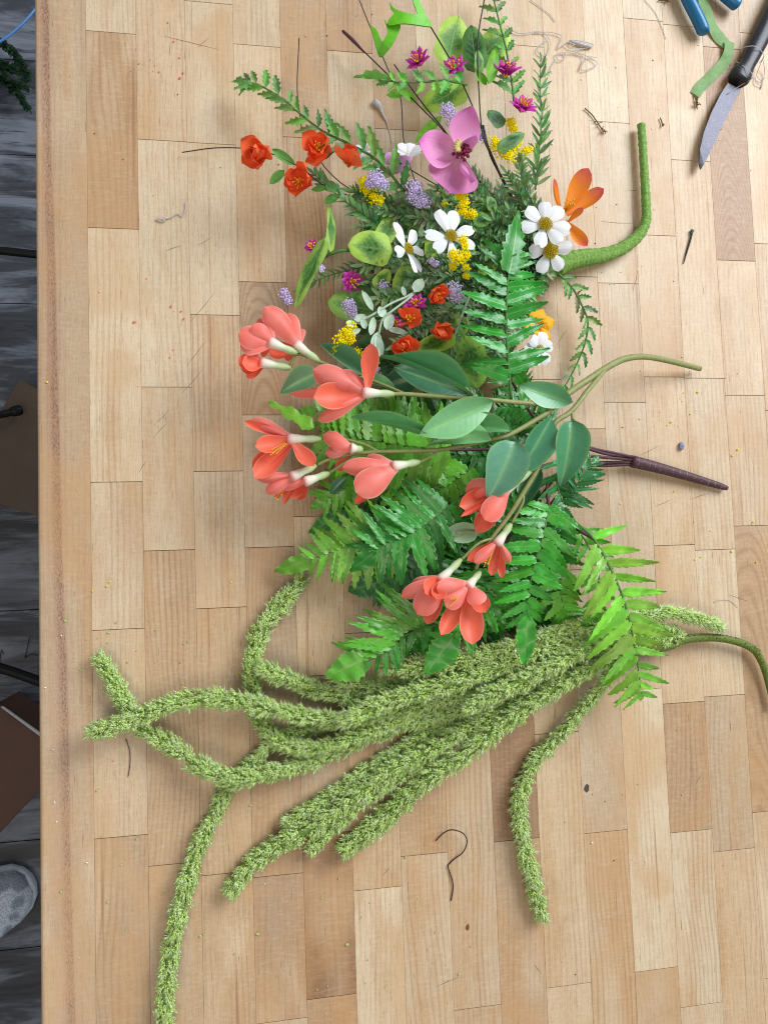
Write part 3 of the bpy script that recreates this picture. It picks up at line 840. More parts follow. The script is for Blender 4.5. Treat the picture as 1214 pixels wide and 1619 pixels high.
# pale sage sprig
b = MB()
b.tube(path([(676, 441, 50), (650, 465, 56), (618, 480, 58), (585, 500, 58), (560, 512, 52)], 6), 1.9 * SC, 6)
b.tube(path([(676, 441, 50), (648, 470, 57), (622, 490, 60), (605, 505, 58), (598, 530, 55)], 6), 1.9 * SC, 6)
sg = b.build('sage_sprig', M_sage, bq)
for x0, y0, x1, y1, w in [(589, 492, 573, 458, 6), (607, 502, 600, 484, 8), (612, 522, 618, 494, 8), (585, 530, 592, 500, 6), (578, 520, 572, 503, 5), (560, 505, 580, 500, 6), (560, 516, 548, 508, 6),
                          (612, 520, 645, 526, 5), (598, 525, 590, 560, 8), (596, 530, 603, 565, 7), (640, 468, 636, 452, 4), (570, 520, 552, 530, 4), (655, 462, 668, 440, 9)]:
    blade('leaf', 'oval', M_soft, sg, P(x0, y0, 58), P(x1, y1, 60), w * SC, rnd(-.4, .4), color=(.52, .66, .52, 1))

# variegated round leaves
LM, DK = (.42, .64, .09, 1), (.10, .24, .06, 1)
for x0, y0, z0, x1, y1, z1, hw, c, rl in [
 (708, 99, 36, 727, 20, 40, 28, LM, .1), (753, 109, 44, 744, 36, 50, 19, DK, -.3), (757, 97, 30, 806, 44, 34, 25, LM, .0), (731, 140, 34, 668, 166, 32, 24, LM, .1), (757, 112, 50, 758, 78, 54, 9, (.2, .42, .08, 1), .3),
 (614, 396, 46, 552, 384, 50, 28, LM, .1), (660, 425, 40, 630, 472, 44, 25, LM, -.1), (590, 492, 30, 520, 474, 34, 27, (.25, .45, .08, 1), .1), (714, 533, 58, 652, 556, 64, 16, (.40, .62, .07, 1), .3),
 (711, 562, 50, 660, 580, 52, 15, (.28, .5, .07, 1), -.2), (735, 538, 50, 757, 613, 48, 27, (.33, .58, .09, 1), .1), (522, 392, 44, 527, 323, 40, 10, (.33, .56, .1, 1), .7), (512, 384, 46, 461, 482, 36, 13, (.34, .57, .1, 1), .5),
 (602, 382, 40, 625, 342, 40, 16, LM, .2), (770, 342, 44, 750, 354, 46, 13, (.15, .35, .06, 1), .2), (779, 332, 44, 775, 310, 48, 10, (.15, .35, .06, 1), .3), (790, 235, 60, 831, 209, 62, 10, (.12, .28, .06, 1), .2),
 (793, 198, 50, 773, 173, 52, 14, (.08, .2, .06, 1), .2), (600, 540, 26, 560, 580, 22, 24, (.08, .2, .06, 1), 0), (640, 590, 24, 600, 560, 22, 24, (.06, .16, .05, 1), 0), (560, 520, 20, 590, 480, 20, 20, (.08, .2, .06, 1), 0),
 (700, 300, 30, 745, 310, 34, 14, (.25, .48, .08, 1), .2), (660, 330, 30, 690, 300, 32, 14, (.2, .4, .08, 1), .2), (640, 345, 36, 670, 352, 38, 10, (.22, .45, .08, 1), .3)]:
    blade('variegated_leaf', 'heart', M_heart, bq, P(x0, y0, z0), P(x1, y1, z1), hw * SC, rl, color=c)
for k in range(22):   # small pale rounded leaves between the blooms
    x, y = rnd(590, 830), rnd(305, 580)
    if x + y * .4 > 1020 or (x < 650 and y > 500): continue
    a = rnd(0, 6.28); l = rnd(20, 34); z = rnd(32, 44)
    blade('variegated_leaf', 'heart', M_heart, bq, P(x, y, z), P(x + l * math.cos(a), y + l * math.sin(a), z + rnd(-2, 8)), l * .36 * SC, rnd(-.5, .5), color=random.choice([LM, (.30, .55, .10, 1), (.22, .44, .10, 1)]))
b = MB(); b.tube(path([(470, 420, 26), (505, 408, 36), (530, 399, 42), (575, 396, 42), (680, 405, 30)], 6), [2, 2.6, 3.0], 6) if False else b.tube(path([(495, 418, 32), (515, 406, 38), (530, 399, 42), (560, 396, 42), (680, 405, 30)], 6), [1.6 * SC, 2.6 * SC, 3.0 * SC], 6)
b.tube(path([(550, 428, 30), (575, 420, 32), (640, 415, 28)], 6), [1.6 * SC, 2.6 * SC], 6)
b.build('leaf_stalk', M_green, bq)

# lime forked leaves
def flat_leaf(name, pxs, z0, z1, root, mat, c0, c1):
    """thick cut-out leaf: outline in photo pixels; height runs from z0 at c0 to z1 at c1"""
    bm = bmesh.new(); vs = []
    a = Vector((c0[0], c0[1])); d = Vector((c1[0], c1[1])) - a
    for x, y in pxs:
        t = (Vector((x, y)) - a).dot(d) / d.length_squared
        vs.append(bm.verts.new(P(x, y, z0 + (z1 - z0) * t + 3 * math.sin(t * 4))))
    f = bm.faces.new(vs)
    if f.normal.z < 0: f.normal_flip()
    bm.normal_update()
    if f.normal.z < 0: bmesh.ops.reverse_faces(bm, faces=[f])
    r = bmesh.ops.extrude_face_region(bm, geom=[f])
    for v in [g for g in r['geom'] if isinstance(g, bmesh.types.BMVert)]: v.co.z += .0014
    bmesh.ops.recalc_face_normals(bm, faces=bm.faces[:])
    es = [e for e in bm.edges if len(e.link_faces) == 2 and e.calc_face_angle(0) > .8 and all(len(v.link_edges) == 3 for v in e.verts)]
    bmesh.ops.triangulate(bm, faces=[x for x in bm.faces if len(x.verts) > 4])
    o0 = vs[0].co.copy()
    for v in bm.verts: v.co -= o0
    me = bpy.data.meshes.new(name); bm.to_mesh(me); bm.free(); me.materials.append(mat)
    return link(bpy.data.objects.new(name, me), root, Matrix.Translation(o0))
def c1(l, ox=340, oy=0, s=3.035): return [(ox + x / s, oy + y / s) for x, y in l]
def smooth2(l, n=3):
    q = catmull([Vector((x, y, 0)) for x, y in l + [l[0]]], n)[:-1]
    return [(v.x, v.y) for v in q]
flat_leaf('forked_leaf', smooth2(c1([(838, 15), (855, 42), (900, 62), (950, 72), (968, 68), (944, -8), (972, -8), (1000, 55), (1037, 125), (1018, 131), (940, 120), (890, 118), (835, 126), (828, 104), (858, 66), (842, 42)])), 40, 46, bq, M_lime, (612, 30), (680, 30))
flat_leaf('forked_leaf', smooth2(c1([(742, 122), (775, 150), (797, 200), (808, 196), (826, 158), (822, 128), (812, 97), (832, 126), (888, 124), (872, 175), (852, 214), (795, 278), (772, 230), (758, 180)])), 26, 42, bq, M_lime, (590, 90), (632, 40))
LIME = (.20, .52, .05, 1)
for x0, y0, z0, x1, y1, z1, hw, rl in [(640, 148, 40, 611, 149, 36, 9, .1), (625, 131, 44, 659, 163, 40, 7, .4), (698, 185, 30, 656, 224, 24, 9, .2), (771, 133, 62, 786, 74, 68, 11, .4), (768, 135, 60, 752, 110, 62, 9, .2),
                                  (430, 236, 54, 467, 260, 52, 7, .3), (450, 270, 50, 426, 290, 46, 8, .2), (517, 298, 44, 492, 299, 40, 6, .2), (535, 310, 42, 512, 320, 38, 8, .2), (530, 305, 42, 518, 285, 44, 10, .2)]:
    blade('leaf', 'oval', M_soft, bq, P(x0, y0, z0), P(x1, y1, z1), hw * SC, rl, color=(LIME if x0 > 600 else (.11, .33, .06, 1)))

# daisies
radial(bq, 'daisy', (712, 374, 74), 43, 7, 'notch', M_white, (.15, .12), 6, .25, .35, M_disk, .23, jit=.2)
radial(bq, 'daisy', (644, 394, 66), 42, 7, 'notch', M_white, (.85, .25), 10, .24, .3, M_disk, .22, jit=.2)
radial(bq, 'daisy', (861, 356, 78), 40, 7, 'notch', M_white, (-.05, .1), 5, .30, .7, M_disk, .28, jit=.16)
radial(bq, 'daisy', (868, 395, 66), 39, 6, 'notch', M_white, (.1, -.5), 8, .30, .2, M_disk, .34)
radial(bq, 'daisy', (645, 244, 48), 24, 6, 'notch', M_white, (-.1, .7), 25, .42, .2, None, .2)
radial(bq, 'daisy', (573, 240, 40), 17, 6, 'notch', M_white, (-.5, .4), 20, .42, .2, None, .2)
radial(bq, 'daisy', (852, 552, 40), 28, 6, 'notch', M_white, (.3, -.2), 10, .40, .2, M_disk, .25)
# pink hellebore
C = P(727, 246, 70)
b = MB()
for k in range(26):
    a = k * 2.4; rr = (3 + 12 * (k / 26)) * SC
    q = C + Vector((math.cos(a) * rr, math.sin(a) * rr, (9 - 4 * k / 26) * 1.3 * MM))
    b.tube([C, C.lerp(q, .5) + Vector((0, 0, .001)), q], .8 * SC, 4); b.ball(q, 3.2 * SC)
hb = b.build('pink_flower', M_maroon, bq)
b = MB()
for k in range(6):
    a = 2.2 + k * .28; q = C + Vector((math.cos(a) * 17 * SC, math.sin(a) * 15 * SC, .014))
    b.tube([C + Vector((0, 0, .004)), C.lerp(q, .6) + Vector((0, 0, .005)), q], [3 * SC, 3.4 * SC, 1 * SC], 5)
b.build('pistil', M_seed, hb)
for tx, ty, tz, hw, rl in [(742, 168, 84, 30, .35), (660, 226, 78, 34, .1), (707, 308, 74, 41, -.05), (752, 212, 92, 15, 1.0), (744, 290, 84, 14, -1.0)]:
    blade('petal', 'point', M_pink, hb, C + (P(tx, ty, tz) - C) * .06, P(tx, ty, tz), hw * SC, rl, zs=-1.1)
radial(bq, 'pale_pink_flower', (628, 258, 36), 28, 5, 'point', M_palepink, (-.2, .2), 15, .42, .3, None, .2)
# orange-red flowers
def redf(x, y, z, r, tilt, elev=38, n=5, layers=2, core=M_stamen):
    return radial(bq, 'orange_red_flower', (x, y, z), r * 1.02, n, 'cup', M_red, tilt, elev * .85, .50, rnd(0, 3), core, .3, .5, .22, layers, .06, rag=True)
redf(412, 247, 58, 31, (-.5, -.1), 42, 6); redf(502, 236, 56, 31, (.05, .1), 24, 6); redf(474, 284, 54, 31, (-.5, -.8), 22); redf(549, 258, 58, 29, (.2, .5), 46, 6)
redf(688, 466, 66, 26, (.2, -.3), 30); redf(647, 507, 60, 27, (-.2, .3), 20, layers=1); redf(698, 518, 64, 29, (-.1, -.75), 44); redf(637, 552, 62, 26, (-.1, .0), 34)
redf(796, 575, 20, 12, (0, 0), 30, layers=1)
# magenta flowers
def magf(x, y, z, r, tilt, elev=30): return radial(bq, 'magenta_flower', (x, y, z), r * 1.15, 8, 'point', M_mag, tilt, elev, .26, rnd(0, 3), M_stamen, .45, .75, .1, 2, .08)
magf(664, 100, 50, 22, (-.85, .35), 35); magf(718, 110, 54, 20, (-.5, .3)); magf(799, 117, 58, 25, (.0, .95), 35); magf(824, 173, 56, 23, (.1, .6), 30); magf(494, 391, 36, 12, (-.5, .2)); magf(554, 444, 34, 18, (.4, -.4), 20)
magf(656, 483, 52, 19, (-.2, .3)); magf(622, 512, 46, 13, (.3, 0))
# lavender heads
for bl in [[(595, 285, 58, 15), (606, 292, 56, 8), (584, 290, 54, 8)], [(656, 298, 62, 13), (652, 310, 58, 10), (671, 318, 60, 10), (662, 322, 58, 7)], [(707, 175, 46, 12)], [(718, 192, 48, 12)], [(760, 216, 44, 9)], [(717, 462, 66, 14), (722, 470, 64, 9)],
           [(606, 453, 42, 10)], [(552, 484, 44, 11), (556, 496, 42, 8)], [(449, 464, 30, 8), (455, 476, 28, 7)], [(593, 586, 34, 8)], [(681, 413, 44, 5)], [(507, 425, 34, 6)], [(688, 418, 44, 5)]]:
    cluster(bq, 'lavender_head', bl, M_purple, 1.7, 1.5)
# yellow heads
for bl in [[(574, 288, 46, 9), (578, 300, 48, 8), (590, 310, 48, 11), (600, 318, 46, 8)], [(806, 195, 46, 9), (812, 204, 46, 6)], [(782, 227, 50, 11), (792, 238, 52, 11), (804, 246, 54, 12), (812, 234, 52, 8), (820, 226, 50, 5)], [(831, 239, 52, 7), (838, 236, 50, 5)],
           [(725, 300, 60, 8), (728, 310, 62, 10), (733, 322, 62, 9), (729, 334, 60, 9), (738, 340, 60, 6)], [(746, 339, 62, 8)], [(731, 380, 76, 7), (735, 390, 76, 6)], [(716, 404, 78, 9), (727, 408, 78, 11), (738, 404, 76, 6)], [(736, 424, 70, 6), (737, 436, 66, 5)], [(715, 421, 68, 6)],
           [(555, 516, 56, 9), (549, 527, 58, 11), (540, 540, 56, 12), (532, 553, 52, 7), (553, 538, 54, 8)], [(565, 557, 46, 7)], [(593, 573, 42, 6)], [(703, 322, 40, 5)]]:
    cluster(bq, 'yellow_head', bl, M_yellow, 1.7, 1.1)
# yellow flowers low under the fern and the orange lily by the daisies
radial(bq, 'yellow_flower', (850, 515, 36), 34, 6, 'point', M_yelpet, (.4, 0), 10, .34, .2, M_stamen, .2)
radial(bq, 'yellow_flower', (786, 585, 14), 18, 5, 'point', M_yelpet, (.1, 0), 10, .34, .2, M_stamen, .2)
b = MB(); C = P(892, 336, 56)
for k in range(10):
    q = C + Vector((rnd(-6, 6) * SC * 1.4, rnd(2, 10) * SC * 1.5, rnd(8, 13) * MM)); b.tube([C, C.lerp(q, .5), q], .8 * SC, 4); b.ball(q, 1.5 * SC)
ly = b.build('orange_lily', M_stamen, bq)
for bx, by, bz, tx, ty, tz, hw, rl in [(893, 334, 56, 930, 266, 70, 18, .1), (895, 340, 56, 954, 298, 66, 14, -.3), (886, 335, 56, 875, 282, 66, 8, .6), (893, 350, 54, 928, 389, 60, 11, .4), (898, 350, 60, 921, 328, 72, 8, .7)]:
    blade('petal', 'spoon', M_lily, ly, P(bx, by, bz), P(tx, ty, tz), hw * SC, rl, zs=-.8)

# ------------------------------------------------------------------ fern bush with the brown wrapped stem
fb = thing('fern_bush', 'green artificial fern bush with a tapered stem wrapped in brown tape', 'fern', P(800, 800))
def brown_wrap():
    t = NT('brown_wrap')
    u, v, uv = uvuv(t)
    g = t.n('ShaderNodeNewGeometry'); nz = t.noise(g.outputs['Position'], 500, 3)
    rb = t.math('FRACT', t.math('MULTIPLY_ADD', u, 15.0, t.math('MULTIPLY', nz, .15)))
    c = t.mix(t.math('MULTIPLY', t.smooth(rb, .93, .98), t.smooth(nz, .42, .55)), t.mix(nz, hexc('452a30'), hexc('5f4046')), hexc('a98f92'))
    return t.done(c, .5, .35, t.math('ADD', rb, nz), .6, .001)
b = MB(); pts = path([(997, 729, 11), (1030, 737, 9), (1066, 747, 8), (1110, 760, 6), (1149, 772, 5)], 8)
b.tube(pts, np.interp(np.linspace(0, 1, len(pts)), [0, .03, .5, .95, 1], [9.5, 10.5, 8.5, 5.6, 3.8]) * SC, 14)
b.build('wrapped_stem', brown_wrap(), fb)
for w, r in [([(1000, 722, 14), (960, 718, 22), (922, 707, 28), (870, 690, 34), (830, 640, 40), (808, 600, 60), (803, 583, 76)], 2.6), ([(1000, 727, 12), (965, 724, 20), (915, 722, 26), (850, 740, 32), (727, 787, 46)], 2.8),
             ([(1000, 731, 11), (960, 731, 16), (915, 736, 22), (868, 760, 30), (867, 804, 46)], 2.8), ([(1000, 734, 10), (965, 736, 13), (922, 740, 18), (885, 780, 24), (870, 806, 30), (905, 832, 46), (938, 852, 54)], 2.8), ([(998, 722, 16), (950, 712, 24), (905, 705, 28), (780, 710, 30), (690, 712, 34)], 2.4),
             ([(905, 720, 20), (850, 790, 18), (780, 880, 16), (700, 960, 14), (640, 1002, 16)], 2.4)]:
    b = MB(); b.tube(path(w, 7), r * SC, 7); b.build('brown_stem', M_brown, fb)
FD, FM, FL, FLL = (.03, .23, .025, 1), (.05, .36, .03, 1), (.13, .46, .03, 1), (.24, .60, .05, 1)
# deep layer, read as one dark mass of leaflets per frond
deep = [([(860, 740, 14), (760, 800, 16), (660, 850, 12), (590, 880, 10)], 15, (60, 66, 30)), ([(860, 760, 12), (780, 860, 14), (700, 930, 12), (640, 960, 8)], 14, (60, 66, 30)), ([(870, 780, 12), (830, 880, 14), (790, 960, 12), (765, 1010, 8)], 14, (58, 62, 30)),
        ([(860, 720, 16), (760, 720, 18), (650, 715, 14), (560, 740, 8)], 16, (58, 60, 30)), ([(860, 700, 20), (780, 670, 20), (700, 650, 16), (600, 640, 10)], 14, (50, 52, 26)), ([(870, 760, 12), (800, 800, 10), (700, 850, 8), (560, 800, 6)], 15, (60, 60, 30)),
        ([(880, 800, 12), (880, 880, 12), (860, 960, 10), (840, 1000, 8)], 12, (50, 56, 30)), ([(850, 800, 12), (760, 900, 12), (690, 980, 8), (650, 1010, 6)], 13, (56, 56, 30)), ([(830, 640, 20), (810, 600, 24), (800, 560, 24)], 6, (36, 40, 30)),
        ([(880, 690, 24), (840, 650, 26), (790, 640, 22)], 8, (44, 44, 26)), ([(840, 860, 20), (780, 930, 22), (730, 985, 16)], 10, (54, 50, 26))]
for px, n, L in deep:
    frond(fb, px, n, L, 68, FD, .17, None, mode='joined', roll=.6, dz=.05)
# fronds one can follow
frond(fb, [(727, 787, 56), (690, 815, 66), (650, 843, 68), (605, 862, 62), (597, 868, 60)], 10, (64, 68, 38), 78, (.03, .27, .03, 1), .145, (62, 15), dz=-.05, roll=.2)      # big dark frond pointing left
frond(fb, [(640, 835, 42), (600, 848, 48), (560, 862, 46), (529, 871, 42), (492, 884, 34)], 8, (72, 60, 30), 70, (.20, .52, .05, 1), .17, (68, 14), dz=-.05)      # its paler neighbour
frond(fb, [(690, 980, 40), (660, 990, 46), (637, 1002, 50), (614, 1026, 50), (576, 1044, 48)], 8, (80, 72, 52), 60, (.11, .42, .03, 1), .12, (62, 22), sides=(-1,), dz=-.03, roll=.2)
frond(fb, [(700, 985, 36), (637, 1006, 44), (612, 1030, 46), (580, 1046, 46)], 6, (44, 40, 30), 62, (.06, .3, .04, 1), .15, None, sides=(1,))
frond(fb, [(715, 716, 40), (690, 710, 44), (624, 702, 48), (560, 692, 46), (505, 682, 38)], 12, (66, 68, 46), 84, (.17, .48, .04, 1), .19, None, dz=.0)
frond(fb, [(700, 690, 30), (640, 670, 36), (570, 655, 34), (500, 650, 26)], 9, (50, 52, 36), 74, (.14, .42, .04, 1), .19, (30, 9), mode='joined')
frond(fb, [(620, 730, 20), (580, 752, 22), (545, 772, 18), (515, 790, 14)], 6, (46, 46, 30), 66, FL, .17, (30, 9), mode='joined')
frond(fb, [(760, 725, 34), (710, 765, 36), (660, 775, 32), (600, 765, 26)], 9, (64, 66, 40), 75, FL, .16, None)
frond(fb, [(869, 800, 50), (866, 812, 54), (856, 855, 60), (843, 898, 58), (836, 938, 52), (833, 978, 44)], 8, (52, 62, 42), 76, FM, .17, (74, 15), dz=-.04, u0=.05)
frond(fb, [(905, 822, 52), (938, 852, 60), (964, 898, 66), (984, 944, 68), (996, 987, 66), (1004, 1030, 60), (1010, 1069, 52), (1013, 1098, 44)], 10, (58, 86, 40), 66, FLL, .125, (16, 5), u0=.14, u1=.97, dz=-.08, rad=1.8)
frond(fb, [(905, 830, 40), (925, 855, 46), (944, 900, 50), (946, 940, 48), (938, 975, 42)], 6, (34, 36, 26), 62, (.13, .40, .04, 1), .19, (34, 10), dz=.1, roll=.9)
frond(fb, [(890, 880, 30), (885, 930, 34), (893, 965, 32), (905, 980, 28)], 6, (44, 42, 30), 64, FL, .19, (26, 9), roll=.5)
frond(fb, [(885, 790, 30), (905, 778, 38), (918, 755, 44), (935, 735, 44)], 6, (38, 40, 22), 62, (.035, .24, .07, 1), .17, (24, 6), dz=.15, roll=1.0, mode='joined')
frond(fb, [(890, 700, 30), (880, 760, 36), (890, 800, 40), (880, 830, 38)], 6, (34, 36, 26), 60, (.03, .2, .05, 1), .2, (26, 8), roll=.9, mode='joined')
frond(fb, [(790, 890, 26), (770, 930, 30), (755, 960, 40), (712, 1012, 52)], 8, (52, 56, 40), 66, FM, .17, None, roll=.5)
blade('leaf', 'terminal0', M_fern, fb, P(716, 1008, 54), P(673, 1067, 50), 22 * SC, .2, color=FM)
blade('leaf', 'terminal1', M_fern, fb, P(834, 972, 68), P(829, 1054, 64), 15 * SC, .3, color=FM)
frond(fb, [(830, 900, 30), (805, 940, 34), (785, 975, 28)], 6, (52, 50, 36), 62, FM, .19, (40, 12), roll=.6, mode='joined')
frond(fb, [(700, 860, 24), (660, 895, 24), (615, 915, 20), (600, 920, 18)], 7, (50, 50, 34), 66, (.028, .19, .04, 1), .18, (54, 19), roll=.5, mode='joined')
frond(fb, [(560, 800, 12), (535, 815, 10)], 3, (26, 24, 20), 60, FD, .2, (56, 14), mode='joined')
frond(fb, [(730, 960, 20), (690, 985, 20), (660, 1010, 16)], 6, (44, 46, 34), 66, FM, .2, (50, 16), roll=.6, mode='joined')
FR_TOP = frond(fb, [(808, 632, 74), (804, 583, 80), (800, 514, 88), (802, 454, 92), (807, 410, 92), (808, 402, 91)], 9, (66, 66, 26), 76, (.026, .28, .026, 1), .165, None, u0=.16, u1=.97, dz=-.04, rad=1.8, roll=.2)
blade('terminal_leaf', 'leaflet0', M_fern, FR_TOP, P(804, 432, 94), P(824, 329, 92), 23 * SC, .15, color=(.026, .28, .026, 1))   # the one reaching up over the daisies
blade('leaf', 'terminal0', M_fern, fb, P(497, 680, 34), P(427, 628, 26), 13 * SC, .5, color=FLL)
blade('leaf', 'terminal1', M_fern, fb, P(810, 580, 70), P(834, 616, 64), 12 * SC, .4, color=FM)
blade('leaf', 'terminal1', M_fern, fb, P(828, 648, 50), P(822, 590, 54), 10 * SC, .4, color=FD)

# ------------------------------------------------------------------ coral blossom branch
cb = thing('blossom_branch', 'coral pink blossom branch with broad blue green leaves lying across the ferns', 'flower branch', P(860, 660))
b = MB()
b.tube(path([(1106, 583, 8), (1050, 569, 26), (1015, 564, 38), (985, 568, 46), (959, 581, 54), (933, 598, 62), (895, 624, 72), (866, 652, 78)], 7), [4.6 * SC, 5 * SC, 5.6 * SC, 5.4 * SC, 4.6 * SC], 9)
b.tube(path([(866, 652, 78), (840, 668, 82), (805, 687, 86), (775, 695, 86), (740, 703, 84), (693, 711, 82), (643, 713, 80), (571, 716, 74), (525, 725, 68), (502, 735, 64)], 7), [4.2 * SC, 3.6 * SC, 3 * SC, 2.4 * SC], 7)
b.tube(path([(898, 622, 72), (860, 637, 80), (828, 637, 86), (772, 632, 92), (700, 627, 92), (640, 623, 90), (622, 623, 90)], 7), [3.8 * SC, 3.4 * SC, 3 * SC], 7)
b.tube(path([(955, 584, 56), (951, 591, 60), (930, 616, 70), (904, 649, 76), (877, 669, 78), (862, 705, 78), (851, 738, 78), (828, 777, 76), (805, 814, 74), (778, 850, 70), (760, 880, 66), (752, 900, 62)], 7), [3.8 * SC, 4 * SC, 3.8 * SC, 3 * SC], 7)
b.tube(path([(826, 780, 76), (826, 795, 76), (808, 828, 72)], 6), 2.2 * SC, 6)
b.tube(path([(778, 851, 70), (755, 860, 72), (728, 886, 70)], 6), 2.2 * SC, 6)
b.tube(path([(860, 712, 78), (848, 735, 80), (838, 745, 80)], 6), 2.2 * SC, 6)
b.tube(path([(575, 597, 66), (540, 585, 66), (505, 572, 62), (470, 560, 58), (459, 581, 56)], 6), [2.6 * SC, 2.2 * SC], 6)
b.tube(path([(640, 623, 88), (600, 606, 76), (575, 597, 66)], 6), 2.4 * SC, 6)
b.tube(path([(600, 715, 76), (575, 702, 76), (540, 694, 72), (508, 694, 68)], 6), 2 * SC, 6)
b.tube(path([(693, 713, 82), (680, 722, 80), (663, 731, 78)], 6), 2.2 * SC, 6)
b.tube(path([(560, 722, 72), (540, 735, 68), (521, 748, 64)], 6), 2.2 * SC, 6)
b.tube(path([(904, 650, 76), (905, 664, 78)], 4), 2.4 * SC, 6); b.tube(path([(745, 626, 92), (735, 612, 92)], 4), 2.6 * SC, 6)
b.build('branch', M_stem, cb)
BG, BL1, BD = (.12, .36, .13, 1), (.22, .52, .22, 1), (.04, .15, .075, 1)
for x0, y0, z0, x1, y1, z1, hw, c, rl, kd in [
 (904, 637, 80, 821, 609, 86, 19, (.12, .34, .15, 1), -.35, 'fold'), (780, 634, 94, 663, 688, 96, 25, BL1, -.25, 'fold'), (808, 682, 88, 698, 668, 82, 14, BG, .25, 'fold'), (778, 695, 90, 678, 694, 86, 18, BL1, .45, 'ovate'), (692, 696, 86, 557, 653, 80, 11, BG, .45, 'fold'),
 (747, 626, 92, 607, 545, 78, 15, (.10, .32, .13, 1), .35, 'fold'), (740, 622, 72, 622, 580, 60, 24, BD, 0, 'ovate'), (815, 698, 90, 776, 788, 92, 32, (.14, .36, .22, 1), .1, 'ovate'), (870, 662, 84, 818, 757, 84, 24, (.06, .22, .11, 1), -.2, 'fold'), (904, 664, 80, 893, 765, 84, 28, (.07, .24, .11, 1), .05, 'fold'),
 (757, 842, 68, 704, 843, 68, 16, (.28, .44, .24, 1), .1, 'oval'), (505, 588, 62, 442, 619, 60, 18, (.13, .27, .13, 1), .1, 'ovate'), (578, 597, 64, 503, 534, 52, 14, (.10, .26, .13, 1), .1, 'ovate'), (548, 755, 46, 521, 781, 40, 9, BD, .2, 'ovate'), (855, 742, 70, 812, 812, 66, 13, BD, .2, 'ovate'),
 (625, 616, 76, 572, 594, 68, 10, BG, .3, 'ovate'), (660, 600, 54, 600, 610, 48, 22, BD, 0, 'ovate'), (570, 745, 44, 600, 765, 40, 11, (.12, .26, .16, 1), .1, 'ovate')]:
    if kd == 'fold' or kd == 'ovate': kd = 'fold%d' % random.randrange(3)
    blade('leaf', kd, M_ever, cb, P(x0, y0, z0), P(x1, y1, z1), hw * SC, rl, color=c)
b = MB(); b.tube(path([(752, 840, 71), (735, 841, 71.5), (720, 843, 71)], 4), 1.4 * SC, 5); b.build('leaf_stalk', M_stem, cb)

def coral(cal, petals, stamens=None):
    """cal = stalk point, throat point; petals = (tip x, y, z, half width, roll, inside?)"""
    p0, p1 = P(*cal[0]), P(*cal[1])
    d = (p1 - p0)
    b = MB(); pts = [p0.lerp(p1, k / 8) for k in range(9)] + [p1 + d * .12]
    b.tube(pts, np.array([2.6, 4.4, 5.6, 5.6, 5.0, 5.6, 6.6, 7.4, 8.2, 7.0]) * SC, 10)
    fl = b.build('coral_flower', M_calyx, cb)
    st = p1 - d * .05
    dn = d.normalized()
    for x, y, z, hw, rl, ins in petals:
        tip = P(x, y, z)
        side = (tip - p1).normalized()
        base = st + (side - dn * side.dot(dn)) * 4.5 * SC
        blade('petal', 'spoon', M_coral2 if ins else M_coral, fl, base, tip, hw * SC, rl, zs=(-.9 if ins else 1.0))
    if stamens:
        s = MB(); q0 = P(*stamens)
        for k in range(5):
            q = q0 + Vector((rnd(-6, 6) * SC, rnd(-6, 6) * SC, rnd(-2, 3) * MM)); q = p1.lerp(q, rnd(.7, 1))
            s.tube([p1, p1.lerp(q, .5) - Vector((0, 0, .003)), q], .55 * SC, 4); s.ball(q, 1.3 * SC)
        s.build('stamens', M_stamen, fl)
    return fl
coral(((505, 572, 62), (470, 546, 62)), [(418, 485, 70, 21, .1, 0), (446, 497, 60, 20, -.4, 0), (470, 520, 56, 14, -.5, 0), (424, 556, 56, 17, .3, 1), (448, 562, 48, 14, .1, 1)])
coral(((470, 559, 66), (429, 542, 68)), [(377, 528, 70, 20, .0, 0), (408, 505, 64, 18, -.4, 0), (380, 547, 64, 18, .3, 0), (398, 515, 74, 14, -.1, 0), (412, 558, 54, 12, .4, 1)])
coral(((460, 582, 58), (416, 574, 60)), [(376, 571, 62, 14, .0, 1), (382, 584, 58, 13, .3, 1), (390, 597, 54, 9, .3, 1), (384, 562, 58, 12, -.3, 0), (383, 574, 68, 14, .1, 1)])
coral(((624, 623, 90), (578, 621, 92)), [(587, 543, 106, 15, .2, 1), (494, 585, 90, 20, -.15, 0), (496, 628, 98, 22, .0, 1), (502, 665, 84, 13, .3, 0), (457, 622, 66, 9, .2, 0), (535, 590, 92, 16, -.2, 0)])
coral(((508, 694, 68), (460, 694, 68)), [(386, 666, 64, 8, -.3, 1), (396, 664, 58, 12, -.3, 0), (404, 706, 74, 15, .1, 1), (402, 755, 66, 17, .1, 1), (399, 738, 58, 14, .2, 1), (496, 737, 76, 15, -.3, 1)], (428, 717, 78))
coral(((500, 736, 64), (464, 753, 66)), [(407, 758, 62, 9, -.2, 0), (420, 779, 60, 11, .1, 0), (448, 797, 48, 6, .2, 1), (435, 788, 46, 6, .2, 1)], (438, 786, 54))
coral(((521, 748, 64), (485, 761, 64)), [(440, 768, 58, 11, 0, 0), (455, 783, 52, 13, .2, 1), (468, 787, 48, 13, .3, 1)])
coral(((574, 711, 76), (556, 709, 76)), [(511, 687, 70, 13, -.1, 0), (514, 716, 68, 11, .2, 0), (533, 744, 56, 10, .3, 1), (524, 700, 74, 12, 0, 0)])
coral(((664, 730, 80), (624, 737, 82)), [(541, 739, 78, 15, -.2, 0), (560, 752, 70, 12, .3, 1), (562, 778, 92, 24, .05, 0), (560, 797, 64, 9, .2, 1), (575, 728, 74, 14, -.4, 0)])
